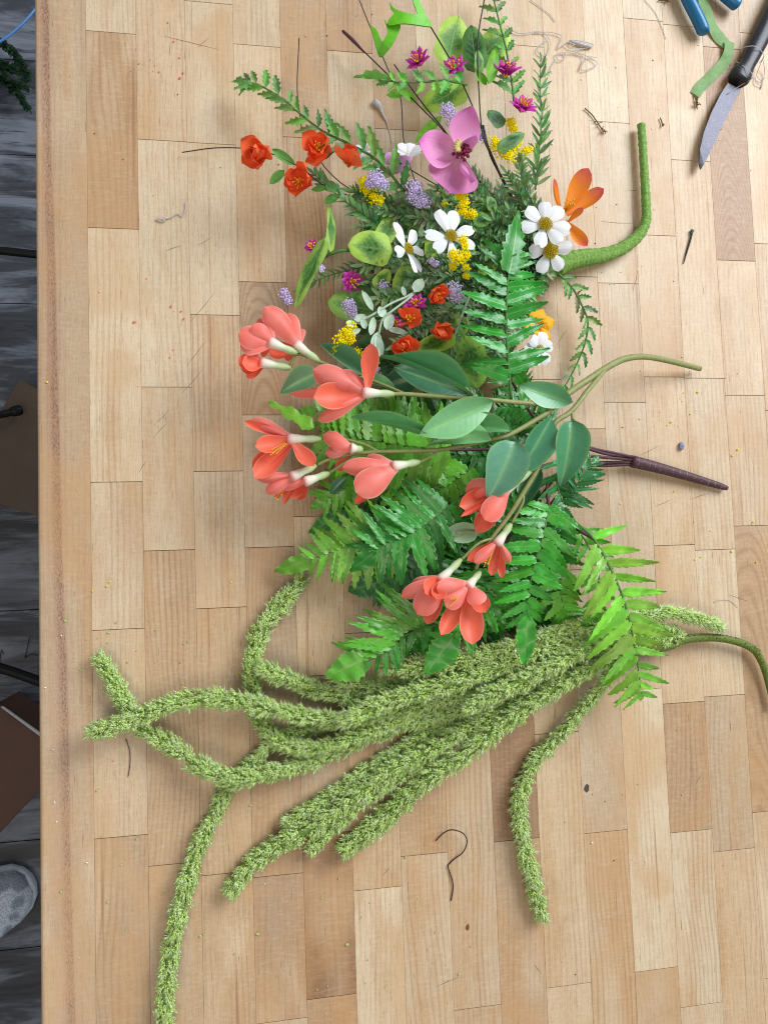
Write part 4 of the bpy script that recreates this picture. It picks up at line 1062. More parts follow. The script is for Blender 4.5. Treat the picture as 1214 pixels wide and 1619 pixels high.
coral(((838, 746, 82), (800, 774, 80)), [(726, 800, 76, 18, -.2, 1), (735, 776, 72, 20, -.3, 0), (766, 822, 92, 19, .1, 0), (752, 842, 74, 17, .3, 1), (728, 817, 84, 6, .2, 1)])
coral(((808, 828, 74), (787, 858, 74)), [(738, 886, 70, 10, -.2, 1), (750, 890, 78, 10, .0, 0), (806, 890, 72, 7, .2, 0), (793, 914, 62, 7, .2, 1), (776, 910, 64, 9, .1, 1)], (771, 893, 78))
coral(((729, 884, 72), (698, 915, 74)), [(634, 944, 64, 13, -.1, 0), (660, 972, 72, 21, .1, 0), (675, 987, 60, 14, .2, 1), (672, 938, 82, 16, .0, 1), (690, 948, 86, 13, .2, 1), (650, 930, 60, 14, -.3, 0)])
coral(((759, 904, 66), (741, 926, 72)), [(690, 930, 84, 15, -.2, 0), (697, 1004, 72, 15, .1, 1), (746, 1019, 74, 21, .0, 1), (768, 968, 80, 15, .2, 1), (758, 956, 86, 16, .2, 0), (705, 960, 80, 16, .0, 0)], (712, 955, 88))

# ------------------------------------------------------------------ hanging amaranth spray
am = thing('amaranth_spray', 'pale green hanging amaranth spray with long fuzzy tassels below the ferns', 'artificial spray', P(980, 1020))
PAL = np.array([(.74, .90, .34, 1), (.80, .92, .44, 1), (.66, .84, .28, 1), (.86, .94, .56, 1), (.52, .74, .20, 1), (.76, .90, .40, 1)])
FROST = np.array([(.88, .94, .66, 1), (.82, .92, .54, 1), (.94, .96, .82, 1), (.74, .88, .42, 1)])
BEAD = np.array([(.82, .93, .32, 1), (.76, .90, .27, 1), (.90, .95, .46, 1), (.70, .86, .24, 1), (.94, .96, .70, 1)])
for _a in (PAL, FROST, BEAD): _a[:, :3] *= np.array([.81, .91, .70])   # dusty yellow green
OCT_V = np.array([(1, 0, 0), (-1, 0, 0), (0, 1, 0), (0, -1, 0), (0, 0, 1), (0, 0, -1)], float)
OCT_F = np.array([(0, 2, 4), (2, 1, 4), (1, 3, 4), (3, 0, 4), (2, 0, 5), (1, 2, 5), (3, 1, 5), (0, 3, 5)])
def tassel(px, hw, dens=1.0, hwt=None):
    """px runs from the tip back to the stem"""
    pts = catmull([P(*p) for p in px], 10)
    A = np.array([p[:] for p in pts]); seg = np.linalg.norm(np.diff(A, axis=0), axis=1); cum = np.concatenate([[0], np.cumsum(seg)]); L = cum[-1]
    T, N = frames(pts); T = np.array([t[:] for t in T]); N = np.array([n[:] for n in N]); B = np.cross(T, N)
    def at(s):
        out = []
        for M in (A, T, N, B): out.append(np.stack([np.interp(s, cum, M[:, k]) for k in range(3)], 1))
        return out
    def width(s):
        x = s / L
        prof = np.interp(s / SC, [0, 10, 45, 1e6], [.55, .75, 1, 1])
        prof = prof * np.interp(x, [0, .40, 1], [1, 1, .60]) * (1 + .09 * np.sin(s / SC * .11 + px[0][0]))
        return hw * SC * prof
    core = MB(); sm = np.linspace(.01, .99, 24) * L
    c0, t0, n0, b0 = at(sm); core.tube([Vector(c) for c in c0], width(sm) * .34, 8)
    to = core.build('tassel', plain_core, am)
    # florets: short axes leaning outward towards the tip, each carrying beads and hairs
    nc = int(L / SC * 1.9 * dens); sc_ = rng.uniform(0, L, nc); tc_ = rng.uniform(0, 2 * pi, nc)
    c, t, n, b = at(sc_); w = width(sc_)
    d = n * np.cos(tc_)[:, None] + b * np.sin(tc_)[:, None]
    org = c + d * (w * rng.uniform(.30, .52, nc))[:, None]
    fa = -t * rng.uniform(.75, 1.05, nc)[:, None] + d * rng.uniform(.35, .9, nc)[:, None] + rng.normal(0, .15, (nc, 3))
    fa /= np.linalg.norm(fa, axis=1)[:, None]
    fl_ = w * rng.uniform(.55, 1.0, nc)
    tone = rng.random(nc)
    # beads strung along each floret
    m = 8; idx = np.repeat(np.arange(nc), m); nb = nc * m
    f = np.tile(np.linspace(.05, .95, m), nc) + rng.uniform(-.06, .06, nb)
    q = org[idx] + fa[idx] * (fl_[idx] * f)[:, None] + rng.normal(0, 1.5 * SC, (nb, 3)) * (1.15 - .6 * f)[:, None]
    r = rng.uniform(1.0, 2.0, nb) * SC * (1.1 - .35 * f)
    q[:, 2] = np.maximum(q[:, 2], r)
    V = (OCT_V[None] * r[:, None, None]) + q[:, None]
    Fb = (OCT_F[None] + (np.arange(nb) * 6)[:, None, None]).reshape(-1, 3)
    col = BEAD[rng.integers(0, len(BEAD), nb)] * (.92 + .12 * tone[idx])[:, None]; col[:, 3] = 1
    me = fast_mesh('beads', V.reshape(-1, 3), Fb, None, np.repeat(np.minimum(col, .95), 6, 0), True); me.materials.append(M_fuzz)
    o = link(bpy.data.objects.new('beads', me), to); o['kind'] = 'stuff'
    # fine frosted hairs
    m = 5; idx = np.repeat(np.arange(nc), m); nb = nc * m
    base = org[idx] + fa[idx] * (fl_[idx] * rng.uniform(.1, .6, nb))[:, None]
    ax = fa[idx] + rng.normal(0, .26, (nb, 3)); ax /= np.linalg.norm(ax, axis=1)[:, None]
    ln = rng.uniform(7, 14, nb) * SC; wd = rng.uniform(.5, 1.0, nb) * SC
    e1 = np.cross(ax, rng.normal(0, 1, (nb, 3))); e1 /= np.linalg.norm(e1, axis=1)[:, None]; e2 = np.cross(ax, e1)
    V = np.empty((nb, 5, 3)); V[:, 0] = base; V[:, 4] = base + ax * ln[:, None]
    md = base + ax * (ln * .42)[:, None]
    for k in range(3):
        a = 2 * pi * k / 3
        V[:, 1 + k] = md + (e1 * math.cos(a) + e2 * math.sin(a)) * wd[:, None]
    V[:, :, 2] = np.maximum(V[:, :, 2], .0006)
    F = np.array([(0, 2, 1), (0, 3, 2), (0, 1, 3), (4, 1, 2), (4, 2, 3), (4, 3, 1)])
    Fb = (F[None] + (np.arange(nb) * 5)[:, None, None]).reshape(-1, 3)
    fr = rng.random(nb) < .6
    col = np.where(fr[:, None], FROST[rng.integers(0, len(FROST), nb)], PAL[rng.integers(0, len(PAL), nb)])
    me = fast_mesh('bristles', V.reshape(-1, 3), Fb, None, np.repeat(col, 5, 0), False); me.materials.append(M_fuzz)
    o = link(bpy.data.objects.new('bristles', me), to); o['kind'] = 'stuff'
plain_core = plain('tassel_core', hexc('7f9c50'), .7, .2, .3)
TS = [
 ([(158, 1038, 9), (177, 1074, 9), (199, 1111, 9), (229, 1152, 10), (278, 1184, 14), (318, 1213, 20), (367, 1230, 24), (416, 1224, 22), (482, 1208, 16), (545, 1180, 14), (611, 1155, 14), (670, 1138, 14), (760, 1110, 16), (880, 1065, 20), (985, 1025, 22)], 17.5),
 ([(143, 1158, 24), (190, 1146, 26), (245, 1122, 26), (305, 1106, 24), (365, 1106, 26), (425, 1120, 28), (480, 1132, 24), (540, 1138, 20), (600, 1130, 20), (700, 1105, 20), (820, 1065, 24), (985, 1015, 26)], 18),
 ([(479, 914, 12), (453, 946, 10), (417, 990, 10), (401, 1036, 10), (400, 1084, 9), (410, 1134, 9), (436, 1168, 12), (476, 1184, 22), (520, 1178, 24), (578, 1160, 22), (660, 1128, 18)], 18),
 ([(412, 1056, 22), (462, 1076, 14), (512, 1094, 10), (570, 1104, 10), (640, 1102, 10)], 18),
 ([(522, 1068, 12), (565, 1082, 14), (611, 1086, 16), (670, 1080, 20), (740, 1062, 28), (830, 1040, 28), (985, 1012, 26)], 18),
 ([(606, 1056, 34), (650, 1056, 36), (716, 1046, 36), (782, 1032, 38), (850, 1010, 38), (920, 992, 36), (1000, 1005, 30)], 20),
 ([(540, 1142, 40), (590, 1118, 40), (650, 1098, 40), (720, 1078, 40), (800, 1050, 42), (880, 1022, 40), (990, 1012, 30)], 19),
 ([(257, 1660, 9), (259, 1618, 9), (263, 1562, 9), (272, 1496, 9), (286, 1431, 9), (302, 1371, 9), (322, 1322, 9), (342, 1282, 9), (366, 1240, 9), (410, 1196, 9), (440, 1168, 8), (500, 1150, 8), (560, 1135, 8)], 17.5),
 ([(364, 1410, 9), (398, 1366, 10), (447, 1332, 12), (497, 1306, 16), (562, 1258, 20), (620, 1218, 22), (690, 1180, 24), (760, 1140, 24), (850, 1090, 24), (990, 1025, 24)], 20),
 ([(452, 1300, 9), (510, 1268, 9), (575, 1222, 9), (640, 1180, 9), (710, 1142, 10), (760, 1118, 12)], 17),
 ([(489, 1346, 12), (530, 1304, 14), (590, 1254, 16), (650, 1216, 16), (710, 1178, 16)], 15),
 ([(541, 1345, 9), (578, 1316, 10), (611, 1290, 12), (646, 1256, 18), (682, 1228, 26), (730, 1196, 30), (785, 1152, 34), (840, 1112, 36), (910, 1070, 34), (995, 1028, 28)], 23),
 ([(738, 1122, 50), (790, 1092, 50), (850, 1064, 50), (910, 1034, 46), (990, 1012, 34)], 20),
 ([(857, 1452, 9), (838, 1376, 9), (822, 1308, 9), (821, 1260, 9), (838, 1214, 10), (865, 1182, 12), (906, 1136, 18), (940, 1098, 24), (972, 1062, 28), (1005, 1035, 26)], 17),
 ([(1142, 994, 16), (1106, 979, 22), (1056, 968, 26), (1016, 974, 28), (960, 990, 28), (900, 1010, 26)], 12.5),
 ([(925, 1068, 20), (940, 1055, 24), (970, 1035, 26), (1010, 1020, 26), (1060, 1012, 22)], 15),
 ([(905, 1036, 28), (930, 1025, 30), (960, 1012, 30), (1030, 1010, 24), (1075, 1015, 18)], 15),
 ([(905, 992, 26), (930, 984, 28), (960, 978, 28), (1030, 990, 24), (1080, 1005, 18)], 16),
]
for px, hw in TS: tassel(px, hw * .88)
b = MB(); pts = path([(1000, 1025, 26), (1052, 1022, 20), (1085, 1010, 16), (1139, 1009, 12), (1185, 1023, 9), (1203, 1046, 8), (1214, 1080, 7), (1222, 1120, 6)], 7)
b.tube(pts, np.linspace(8.2, 5.2, len(pts)) * SC, 10)
for k in range(260):
    f = rnd(0, .8) * (len(pts) - 1); i = int(f); q = pts[i].lerp(pts[min(i + 1, len(pts) - 1)], f - i); a = rnd(0, 6.28)
    b.ball(q + Vector((math.cos(a) * 6, math.sin(a) * 6, 4 * math.cos(a * 3) + 3)) * SC, rnd(.8, 1.6) * SC)
b.build('main_stem', plain('spray_stem', hexc('66752c'), .55, .35, .5, 700, .6), am)

# ------------------------------------------------------------------ small things on the bench
# knife
kn = thing('paring_knife', 'black handled paring knife with a dusty blade by the top right corner', 'knife', P(1160, 130))
def blade_mat():
    t = NT('dusty_steel')
    g = t.n('ShaderNodeNewGeometry'); p = g.outputs['Position']
    d1 = t.noise(p, 1500, 3, .7); d2 = t.noise(p, 130, 3)
    msk = t.math('MULTIPLY', t.smooth(d1, .56, .68), t.smooth(d2, .35, .65))
    c = t.mix(msk, hexc('45434e'), hexc('c2c0cc'))
    t.val(t.math('SUBTRACT', .45, t.math('MULTIPLY', msk, .45)), t.b.inputs['Metallic'])
    return t.done(c, t.math('MULTIPLY_ADD', msk, .4, .34), .5, d1, .2, .0005)
spine = [(1150, 131), (1138, 150), (1124, 178), (1112, 210), (1106, 236), (1105, 258), (1107, 267)]
edgep = [(1170, 141), (1158, 165), (1145, 191), (1132, 219), (1120, 245), (1112, 260), (1107.5, 267.5)]
V = []; F = []
for (a, c) in zip(spine, edgep):
    p, q = P(*a, 9), P(*c, 7); V += [p, q, q - Vector((0, 0, .0003)), p - Vector((0, 0, .0016))]
for i in range(len(spine) - 1):
    for k in range(4): F.append([i * 4 + k, i * 4 + (k + 1) % 4, i * 4 + 4 + (k + 1) % 4, i * 4 + 4 + k])
F += [[3, 2, 1, 0]]
b = MB(); b.add(V, F); b.build('knife_blade', blade_mat(), kn, smooth=False)
b = MB()
ax = path([(1165, 128, 9), (1172, 116, 9), (1180, 102, 9), (1192, 78, 9), (1210, 42, 10), (1232, -6, 10), (1245, -40, 10)], 6)
T_, N_ = frames(ax)
hwid = np.interp(np.linspace(0, 1, len(ax)), [0, .04, .12, .2, .3, .6, .95, 1], [15, 19, 20, 17, 14.5, 17, 17, 10]) * SC
seg = 14; V = []; F = []
for i, p in enumerate(ax):
    sd = Vector((0, 0, 1)).cross(T_[i]).normalized(); up = T_[i].cross(sd); up = up if up.z > 0 else -up
    for k in range(seg):
        a = 2 * pi * k / seg
        ca, sa = math.cos(a), math.sin(a)
        V.append(p + sd * hwid[i] * math.copysign(abs(ca) ** .8, ca) + up * .0085 * min(1, hwid[i] / (14 * SC)) * math.copysign(abs(sa) ** .8, sa))
for i in range(len(ax) - 1):
    for k in range(seg): F.append([i * seg + k, i * seg + (k + 1) % seg, (i + 1) * seg + (k + 1) % seg, (i + 1) * seg + k])
F += [list(range(seg))[::-1], [(len(ax) - 1) * seg + k for k in range(seg)]]
b.add(V, F); b.build('knife_handle', plain('black_handle', hexc('23242a'), .4, .5, .3, 900, .2), kn)
# glue strings caught on the knife
def string(label, runs, z=1.2, r=.55, name='glue_string', cat='glue string', mat=None, wob=0):
    b = MB()
    for run in runs:
        pts = path([(x + rnd(-wob, wob), y + rnd(-wob, wob), (q[0] if q else z)) for x, y, *q in run], 6)
        b.tube(pts, r * SC, 5)
    return tag(b.build(name, mat or M_glue), label, cat)
string('thin white hot glue string wound round the black knife handle', [[(1168, 80, 6), (1178, 74, 18), (1195, 74, 20), (1207, 88, 14), (1200, 100, 4)], [(1160, 95, 3), (1172, 103, 16), (1187, 115, 20), (1188, 124, 18), (1170, 135, 10), (1150, 148, 9.5)],
        [(1207, 88, 10), (1196, 116, 3), (1194, 130, 2), (1204, 136, 2)], [(1205, 92, 10), (1208, 115, 2), (1202, 140, 1), (1206, 132, 1)], [(1195, 120, 2), (1203, 127, 2), (1210, 122, 2)]], r=.6)
string('tangled nest of clear hot glue strings right of the bouquet top', [[(845, 52), (870, 50), (890, 60), (880, 75), (905, 62), (935, 68), (930, 76), (905, 75), (890, 70)],
        [(800, 42), (820, 52), (855, 52), (870, 70), (862, 90), (850, 78), (866, 60)], [(905, 80), (925, 88), (942, 100), (930, 112), (918, 108), (930, 92), (945, 90)], [(888, 82), (895, 90), (885, 95), (878, 84), (900, 84), (920, 90), (915, 110)],
        [(900, 62), (905, 72), (915, 68), (925, 74)], [(880, 95), (870, 110), (872, 116)]], 2.0, .7, wob=2)
b = MB()
b.tube(path([(900, 64, 2), (918, 70, 2.5), (934, 74, 2)], 4), [1.2 * SC, 2.6 * SC, 3.0 * SC], 6)
tag(b.build('glue_bead', M_glue), 'clear lump of hot glue at the right end of the tangled nest', 'glue bead')
string('fine clear glue thread running down from the top edge over the bench', [[(838, 0), (855, 12), (868, 22), (878, 34)]], 1, .6)
string('short pale glue thread with a curled lump on the left side of the bench', [[(247, 346, 1.5), (256, 350, 1.5), (262, 348, 1.5), (250, 345, 2), (268, 345, 1), (281, 338, 1), (288, 342, 1), (293, 332, 1), (293, 320, .6)]], 1.2, .9)
b = MB(); b.tube(path([(588, 163, 2), (594, 162, 2.5), (600, 168, 2), (605, 180, 1.4), (611, 192, 1), (617, 212, .8), (619, 226, .7)], 6), np.array([1.5, 6, 5.5, 2.8, 1.8, .9, .6, .5]) * SC, 8)
tag(b.build('glue_drop', M_glue), 'clear hot glue drop with a thin tail left of the pink flower', 'glue drop')
string('pale glue thread near the right end of the brown stem', [[(1128, 952), (1140, 948), (1155, 950), (1166, 960)]], .8, .5)
string('fine dark hair lying near the bouquet top on the right', [[(1018, 0), (1035, 20), (1046, 45), (1052, 62)]], .6, .35, 'hair', 'hair', plain('hair_grey', hexc('8a827c'), .6, .2))

# cutters: two blue handle ends reach in at the top
M_blue = plain('blue_grip', hexc('136a99'), .32, .5, .12)
ct = thing('wire_cutters', 'wire cutters with blue dipped handles reaching in at the top edge', 'cutters', P(1110, 20))
b = MB(); pts = path([(1066, -70, 10), (1076, -30, 10), (1088, 0, 10), (1102, 28, 10), (1110, 46, 9), (1111, 53, 9)], 6); b.tube(pts, np.interp(np.linspace(0, 1, len(pts)), [0, .85, .95, 1], [12, 11.5, 10, 6]) * SC, 12); b.build('grip', M_blue, ct)
b = MB(); pts = path([(1096, -70, 10), (1122, -32, 10), (1146, -8, 10), (1160, 4, 10), (1166, 10, 9)], 6); b.tube(pts, np.interp(np.linspace(0, 1, len(pts)), [0, .85, .95, 1], [12, 11.5, 10, 6]) * SC, 12); b.build('grip', M_blue, ct)
b = MB(); b.tube(path([(1066, -70, 9), (1074, -110, 9), (1088, -150, 9)], 5), 8 * SC, 8); b.tube(path([(1096, -70, 9), (1086, -110, 9), (1074, -150, 9)], 5), 8 * SC, 8); b.build('jaw', plain('tool_steel', hexc('7d8084'), .35, .5, .1, metallic=.9), ct)

# loose piece of green floral tape
M_tape = plain('pale_green_tape', hexc('86ad6c'), .55, .3, .14, 260, .2, transl=.2)
def ribbon(name, pts, hw, mat, parent=None):
    b = MB(); V = []; F = []
    P3 = catmull([P(x, y, z) for x, y, z in pts], 5)
    T, N = frames(P3)
    for i, p in enumerate(P3):
        sd = Vector((0, 0, 1)).cross(T[i]).normalized() * hw * SC
        w = .0009 * math.sin(i * .7)
        V += [p - sd + Vector((0, 0, w)), p + Vector((0, 0, .0006)), p + sd - Vector((0, 0, w))]
    for i in range(len(P3) - 1):
        for k in range(2): F.append([i * 3 + k, i * 3 + k + 1, i * 3 + 4 + k, i * 3 + 3 + k])
    b.add(V, F); return b.build(name, mat, parent)
tp = thing('floral_tape', 'loose folded strip of pale green floral tape under the blue handle', 'tape', P(1140, 80))
ribbon('tape_length', [(1108, -12, 4), (1114, 12, 3), (1122, 34, 2.5), (1134, 56, 2), (1150, 72, 1.6)], 11, M_tape, tp)
ribbon('tape_length', [(1153, 66, 4), (1150, 88, 3.4), (1140, 104, 2.6), (1122, 122, 2), (1108, 136, 1.6), (1098, 150, 1.4)], 10, M_tape, tp)

# bits of moss, twig and wire
M_moss = plain('dry_moss', hexc('7a6034'), .8, .15, .5, 900)
def moss(label, spine, n, spread, green=.3):
    b = MB(); pts = path([(x, y, 1.5) for x, y in spine], 4); b.tube(pts, 1.1 * SC, 5)
    for k in range(n):
        q = pts[random.randrange(len(pts) // 2, len(pts))]; a = rnd(0, 6.28)
        e = q + Vector((math.cos(a) * spread * rnd(.4, 1) * SC, math.sin(a) * spread * rnd(.4, 1) * SC, rnd(0, 3) * MM))
        b.tube([q, q.lerp(e, .5) + Vector((0, 0, .001)), e], .6 * SC, 4)
    return tag(b.build('moss_sprig', M_moss), label, 'moss')
moss('dry brown twig with a mossy end between bouquet and green stem', [(924, 171), (935, 181), (943, 192), (951, 204), (957, 209)], 12, 9)
moss('small dry moss tuft at the lower end of the green tape', [(1097, 150), (1100, 160), (1101, 170)], 16, 9)
moss('tiny dry twig fragment left of the knife tip', [(1043, 186), (1046, 194), (1047, 200)], 4, 4)
moss('little dark moss scrap at the very top edge', [(1040, 0), (1050, 1), (1056, 2)], 8, 6)
pn = thing('wire_pick', 'short dark wire pick with a green head below the knife', 'wire pick', P(1090, 392))
b = MB(); b.tube(path([(1080, 417, 1.2), (1084, 402, 1.4), (1090, 382, 1.6), (1093, 370, 1.8)], 5), [.7 * SC, 1.6 * SC, 1.8 * SC], 6); b.build('pick', M_wire, pn)
b = MB(); b.tube(path([(1092, 371, 1.8), (1094, 364, 2)], 3), [1.8 * SC, 3.6 * SC], 7); b.build('pick_head', plain('dark_teal', hexc('41665a'), .5, .3), pn)
b = MB(); b.tube(path([(689, 1329, 1), (701, 1317, 5), (714, 1312, 8), (731, 1317, 8), (738, 1330, 6), (732, 1347, 4), (718, 1358, 2), (711, 1365, 1.2), (708, 1371, 1.2), (716, 1398, 1.2), (713, 1424, 1)], 7), .95 * SC, 6)
tag(b.build('bent_wire', M_wire), 'thin dark wire bent like a question mark on bare wood', 'wire')
b = MB(); b.tube(path([(199, 1168, .8), (205, 1186, 1), (206, 1206, 1), (203, 1228, .8)], 5), .55 * SC, 5)
tag(b.build('wire_scrap', M_brown), 'short dark thread under the leftmost fuzzy tassel crossing', 'wire')
b = MB(); b.tube(path([(912, 470, 1), (915, 462, 1.2), (922, 456, 1.5), (930, 455, 1)], 5), 1.2 * SC, 5)
tag(b.build('stem_scrap', M_moss), 'small dark stem scrap beside the trailing toothed sprig', 'stem scrap')
b = MB(); c = P(1077, 705, 2); V = ICO_V * np.array([5.2, 7.5, 4.5]) * SC; V = V * (1 + .18 * rng.uniform(-1, 1, (len(V), 1))); b.add(V + np.array(c), ICO_F)
tag(b.build('pebble', plain('blue_grey_stone', hexc('7f8aa6'), .6, .3, .35, 900, .4), smooth=False), 'small blue grey pebble above the brown wrapped stem', 'pebble')

# crumbs, nobody could count them
def crumbs(name, spots, mat, r0, r1):
    b = MB()
    for x, y in spots:
        c = P(x, y, .9); r = rnd(r0, r1) * SC * random.choice([.7, .9, 1, 1.2]); s = np.array([rnd(.7, 1.6), rnd(.7, 1.3), .7]) * r
        b.add(ICO_V * s + np.array((c.x, c.y, s[2] + .0001)), ICO_F)
    o = b.build(name, mat, smooth=False); o['kind'] = 'stuff'; o['label'] = name.replace('_', ' ') + ' scattered over the wooden bench top'; return o
def sc(n, x0, x1, y0, y1): return [(rnd(x0, x1), rnd(y0, y1)) for _ in range(n)]
crumbs('yellow_petal_crumbs', [(149, 302), (243, 308), (264, 345), (158, 461), (75, 604), (219, 610), (123, 774), (391, 463), (1013, 510), (1067, 574), (1014, 747), (1030, 740)] + sc(40, 980, 1200, 560, 900) + sc(10, 60, 380, 900, 1200), plain('yellow_crumb', hexc('e6cf4a'), .7, .2), .9, 1.7)
crumbs('orange_petal_crumbs', [(238, 94), (245, 103), (252, 113), (242, 112), (220, 100), (275, 65), (284, 91), (290, 115), (285, 123), (266, 35), (232, 440), (275, 492), (287, 492), (291, 504), (271, 484), (275, 553), (269, 565), (216, 1029), (246, 1048), (213, 509), (179, 1204)], plain('orange_crumb', hexc('ef6f52'), .7, .2), .9, 1.6)
crumbs('green_bristle_crumbs', sc(30, 480, 760, 1340, 1600) + sc(24, 90, 420, 1240, 1600) + sc(14, 860, 1100, 1100, 1300) + sc(16, 70, 300, 980, 1080), plain('green_crumb', hexc('b3c074'), .7, .2), .8, 1.8)
crumbs('white_glue_crumbs', sc(12, 80, 480, 1200, 1600) + sc(5, 70, 140, 900, 1500) + sc(12, 840, 1200, 40, 480) + sc(4, 900, 1200, 1250, 1600), plain('white_crumb', hexc('e8e6e0'), .6, .3), .7, 1.5)
crumbs('dark_specks', sc(20, 860, 1200, 60, 470) + sc(10, 140, 700, 0, 300) + sc(5, 860, 1200, 1200, 1600), plain('dark_crumb', hexc('4a4038'), .7, .2), .6, 1.3)

# ------------------------------------------------------------------ things on the floor, left of the bench
def slab(name, px, z, th, mat, parent=None):
    bm = bmesh.new(); vs = [bm.verts.new(P(x, y, z)) for x, y in px]
    f = bm.faces.new(vs); bm.normal_update()
    if f.normal.z < 0: bmesh.ops.reverse_faces(bm, faces=[f])
    r = bmesh.ops.extrude_face_region(bm, geom=[f])
    for v in [g for g in r['geom'] if isinstance(g, bmesh.types.BMVert)]: v.co.z -= th * MM
    bmesh.ops.recalc_face_normals(bm, faces=bm.faces[:])
    bmesh.ops.bevel(bm, geom=bm.edges[:], offset=.0012, segments=1, affect='EDGES')
    o0 = P(*px[0], z)
    for v in bm.verts: v.co -= o0
    me = bpy.data.meshes.new(name); bm.to_mesh(me); bm.free(); me.materials.append(mat)
    return link(bpy.data.objects.new(name, me), parent, Matrix.Translation(o0))
M_card = plain('brown_board', hexc('54463a'), .6, .3, .12, 40, .1)
M_black = plain('black_steel', hexc('060607'), .5, .25, .2)
st1 = slab('tan_board', [(31, 599), (150, 668), (90, 850), (57, 815), (-70, 775)], -600, 160, M_card); tag(st1, 'tan cardboard box corner beside the bench, upper of two', 'box')
b = MB(); b.tube(path([(-90, 672, -560), (0, 656, -575), (20, 651, -585)], 4), 5.5 * 1.8 * SC, 10); b.tube(path([(18, 651.5, -584), (27, 649.5, -585), (34, 648, -588)], 3), np.array([7, 8.2, 8.2, 7]) * 1.8 * SC, 12)
tag(b.build('metal_rod', M_black), 'black rod with a rounded end cap over the tan box', 'rod')
bx = thing('brown_box', 'brown box with a pale edge strip near the grey sneaker', 'box', P(0, 1200, FLOOR))
slab('box_top', [(-4, 1111), (90, 1178), (90, 1220), (0, 1318), (-120, 1250)], -620, 130, plain('brown_box_card', hexc('573c30'), .6, .3, .15, 30, .1), bx)
slab('edge_strip', [(1, 1118), (5, 1116), (92, 1178), (88, 1183)], -616, 3, plain('pale_strip', hexc('a8abb0'), .5, .3), bx)
b = MB(); b.tube(path([(-140, 380, -560), (0, 396, -560), (56, 402, -560), (160, 414, -560)], 3), 6.5 * 1.78 * SC, 8)
tag(b.build('steel_bar', M_black), 'straight black steel bar above the tan box', 'bar')
b = MB(); b.tube(path([(-140, 1020, -560), (0, 1056, -560), (62, 1077, -560), (160, 1110, -560)], 3), 7.5 * 1.78 * SC, 8)
tag(b.build('steel_bar', M_black), 'slanting black steel bar above the brown box with pale strip', 'bar')
b = MB(); b.tube(path([(-60, 95, -600), (0, 66, -600), (28, 45, -600), (52, 20, -600), (90, -30, -600)], 6), 2.2 * 1.8 * SC, 8)
tag(b.build('blue_cable', plain('blue_cable_sheath', hexc('4878b4'), .35, .5)), 'thin blue cable curving past the upper left bench corner', 'cable')
gr = thing('dark_greenery', 'dark green artificial garland lying on the floor at upper left', 'garland', P(10, 130, FLOOR))
for k in range(8):
    x, y = rnd(-60, -20), rnd(20, 120)
    sprig(gr, [(x, y, -735), (x + 40, y + 25 + rnd(-10, 10), -715), (rnd(18, 48), y + rnd(30, 70), -725)], 5, 22, (.012, .035, .016, 1), 'oval', whorl=3, hwf=.3)
b = MB(); b.tube(path([(-3, 1080, -756), (2, 1030, -756), (6, 1035, -756)], 4), 1.2 * SC, 4); b.tube(path([(40, 1041, -755), (47, 1008, -752)], 4), 1.4 * SC, 4); b.tube(path([(41, 1040, -755), (50, 1035, -755), (60, 1037, -755)], 4), 1.2 * SC, 4)
tag(b.build('wire_scrap', M_wire), 'dark wire scrap on the floor above the slanting bar', 'wire')

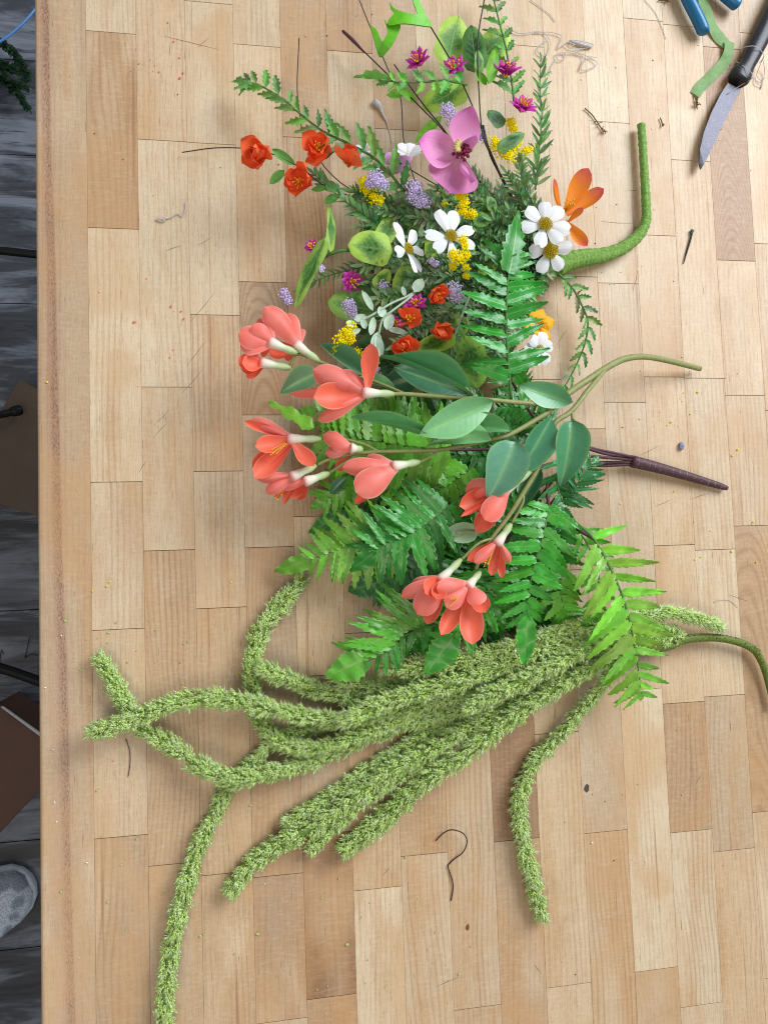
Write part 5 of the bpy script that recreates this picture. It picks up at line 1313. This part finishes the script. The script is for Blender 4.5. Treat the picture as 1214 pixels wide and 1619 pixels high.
# sneaker: lofted sections from toe to heel
sh = thing('sneaker', 'grey mesh sneaker with a pale sole on the dark floor', 'sneaker', P(-40, 1440, FLOOR))
toe = P(57, 1385, FLOOR); heel = P(-190, 1520, FLOOR)
D = (heel - toe); LS = .285; D.normalize(); Sd = Vector((0, 0, 1)).cross(D).normalized()
def loft(secs, seg, mat, name, parent):
    V = []; F = []
    for s, w, zb, zt, off in secs:
        c = toe + D * s * LS + Sd * off
        for k in range(seg):
            a = 2 * pi * k / seg; ca, sa = math.cos(a), math.sin(a)
            V.append(c + Sd * w * math.copysign(abs(ca) ** .75, ca) + Vector((0, 0, (zb + zt) / 2 + (zt - zb) / 2 * math.copysign(abs(sa) ** .75, sa))))
    for i in range(len(secs) - 1):
        for k in range(seg): F.append([i * seg + k, i * seg + (k + 1) % seg, (i + 1) * seg + (k + 1) % seg, (i + 1) * seg + k])
    F += [list(range(seg))[::-1], [(len(secs) - 1) * seg + k for k in range(seg)]]
    b = MB(); b.add(V, F); return b.build(name, mat, parent)
M_sole = plain('pale_sole', hexc('c0c6d0'), .5, .3, .08, 100)
def mesh_mat():
    t = NT('grey_mesh')
    g = t.n('ShaderNodeNewGeometry'); p = g.outputs['Position']
    vo = t.n('ShaderNodeTexVoronoi'); vo.inputs['Scale'].default_value = 420; t.l(p, vo.inputs['Vector'])
    lo = t.noise(p, 26, 2)
    c = t.mix(t.smooth(lo, .42, .55), hexc('8a929f'), hexc('c0c8d4'))
    c = t.mix(t.math('MULTIPLY', t.smooth(vo.outputs[0], .55, .2), .5), c, hexc('3b4250'))
    return t.done(c, .75, .2, vo.outputs[0], .5, .001)
loft([(0, .012, .006, .026, 0), (.02, .026, .002, .03, 0), (.07, .040, 0, .031, 0), (.16, .050, 0, .031, .001), (.3, .053, 0, .031, .002), (.5, .046, 0, .032, .004), (.75, .040, 0, .034, .002), (.93, .034, .002, .036, 0), (1, .018, .008, .034, 0)], 22, M_sole, 'sole', sh)
loft([(.015, .016, .02, .036, 0), (.05, .032, .02, .050, 0), (.12, .043, .022, .060, .001), (.22, .047, .022, .068, .002), (.35, .046, .022, .082, .003), (.5, .041, .022, .098, .004), (.7, .037, .024, .10, .002), (.9, .034, .024, .10, 0), (.985, .02, .026, .09, 0)], 22, mesh_mat(), 'upper', sh)
b = MB()
for k in range(4):
    s = .33 + .06 * k; c = toe + D * s * LS + Sd * .003; z = .083 + .014 * k
    b.tube([c - Sd * .028 + Vector((0, 0, z - .012)), c + Vector((0, 0, z + .004)), c + Sd * .028 + Vector((0, 0, z - .012))], .0035, 6)
b.build('lace', plain('white_lace', hexc('c6cfdd'), .7, .2), sh)
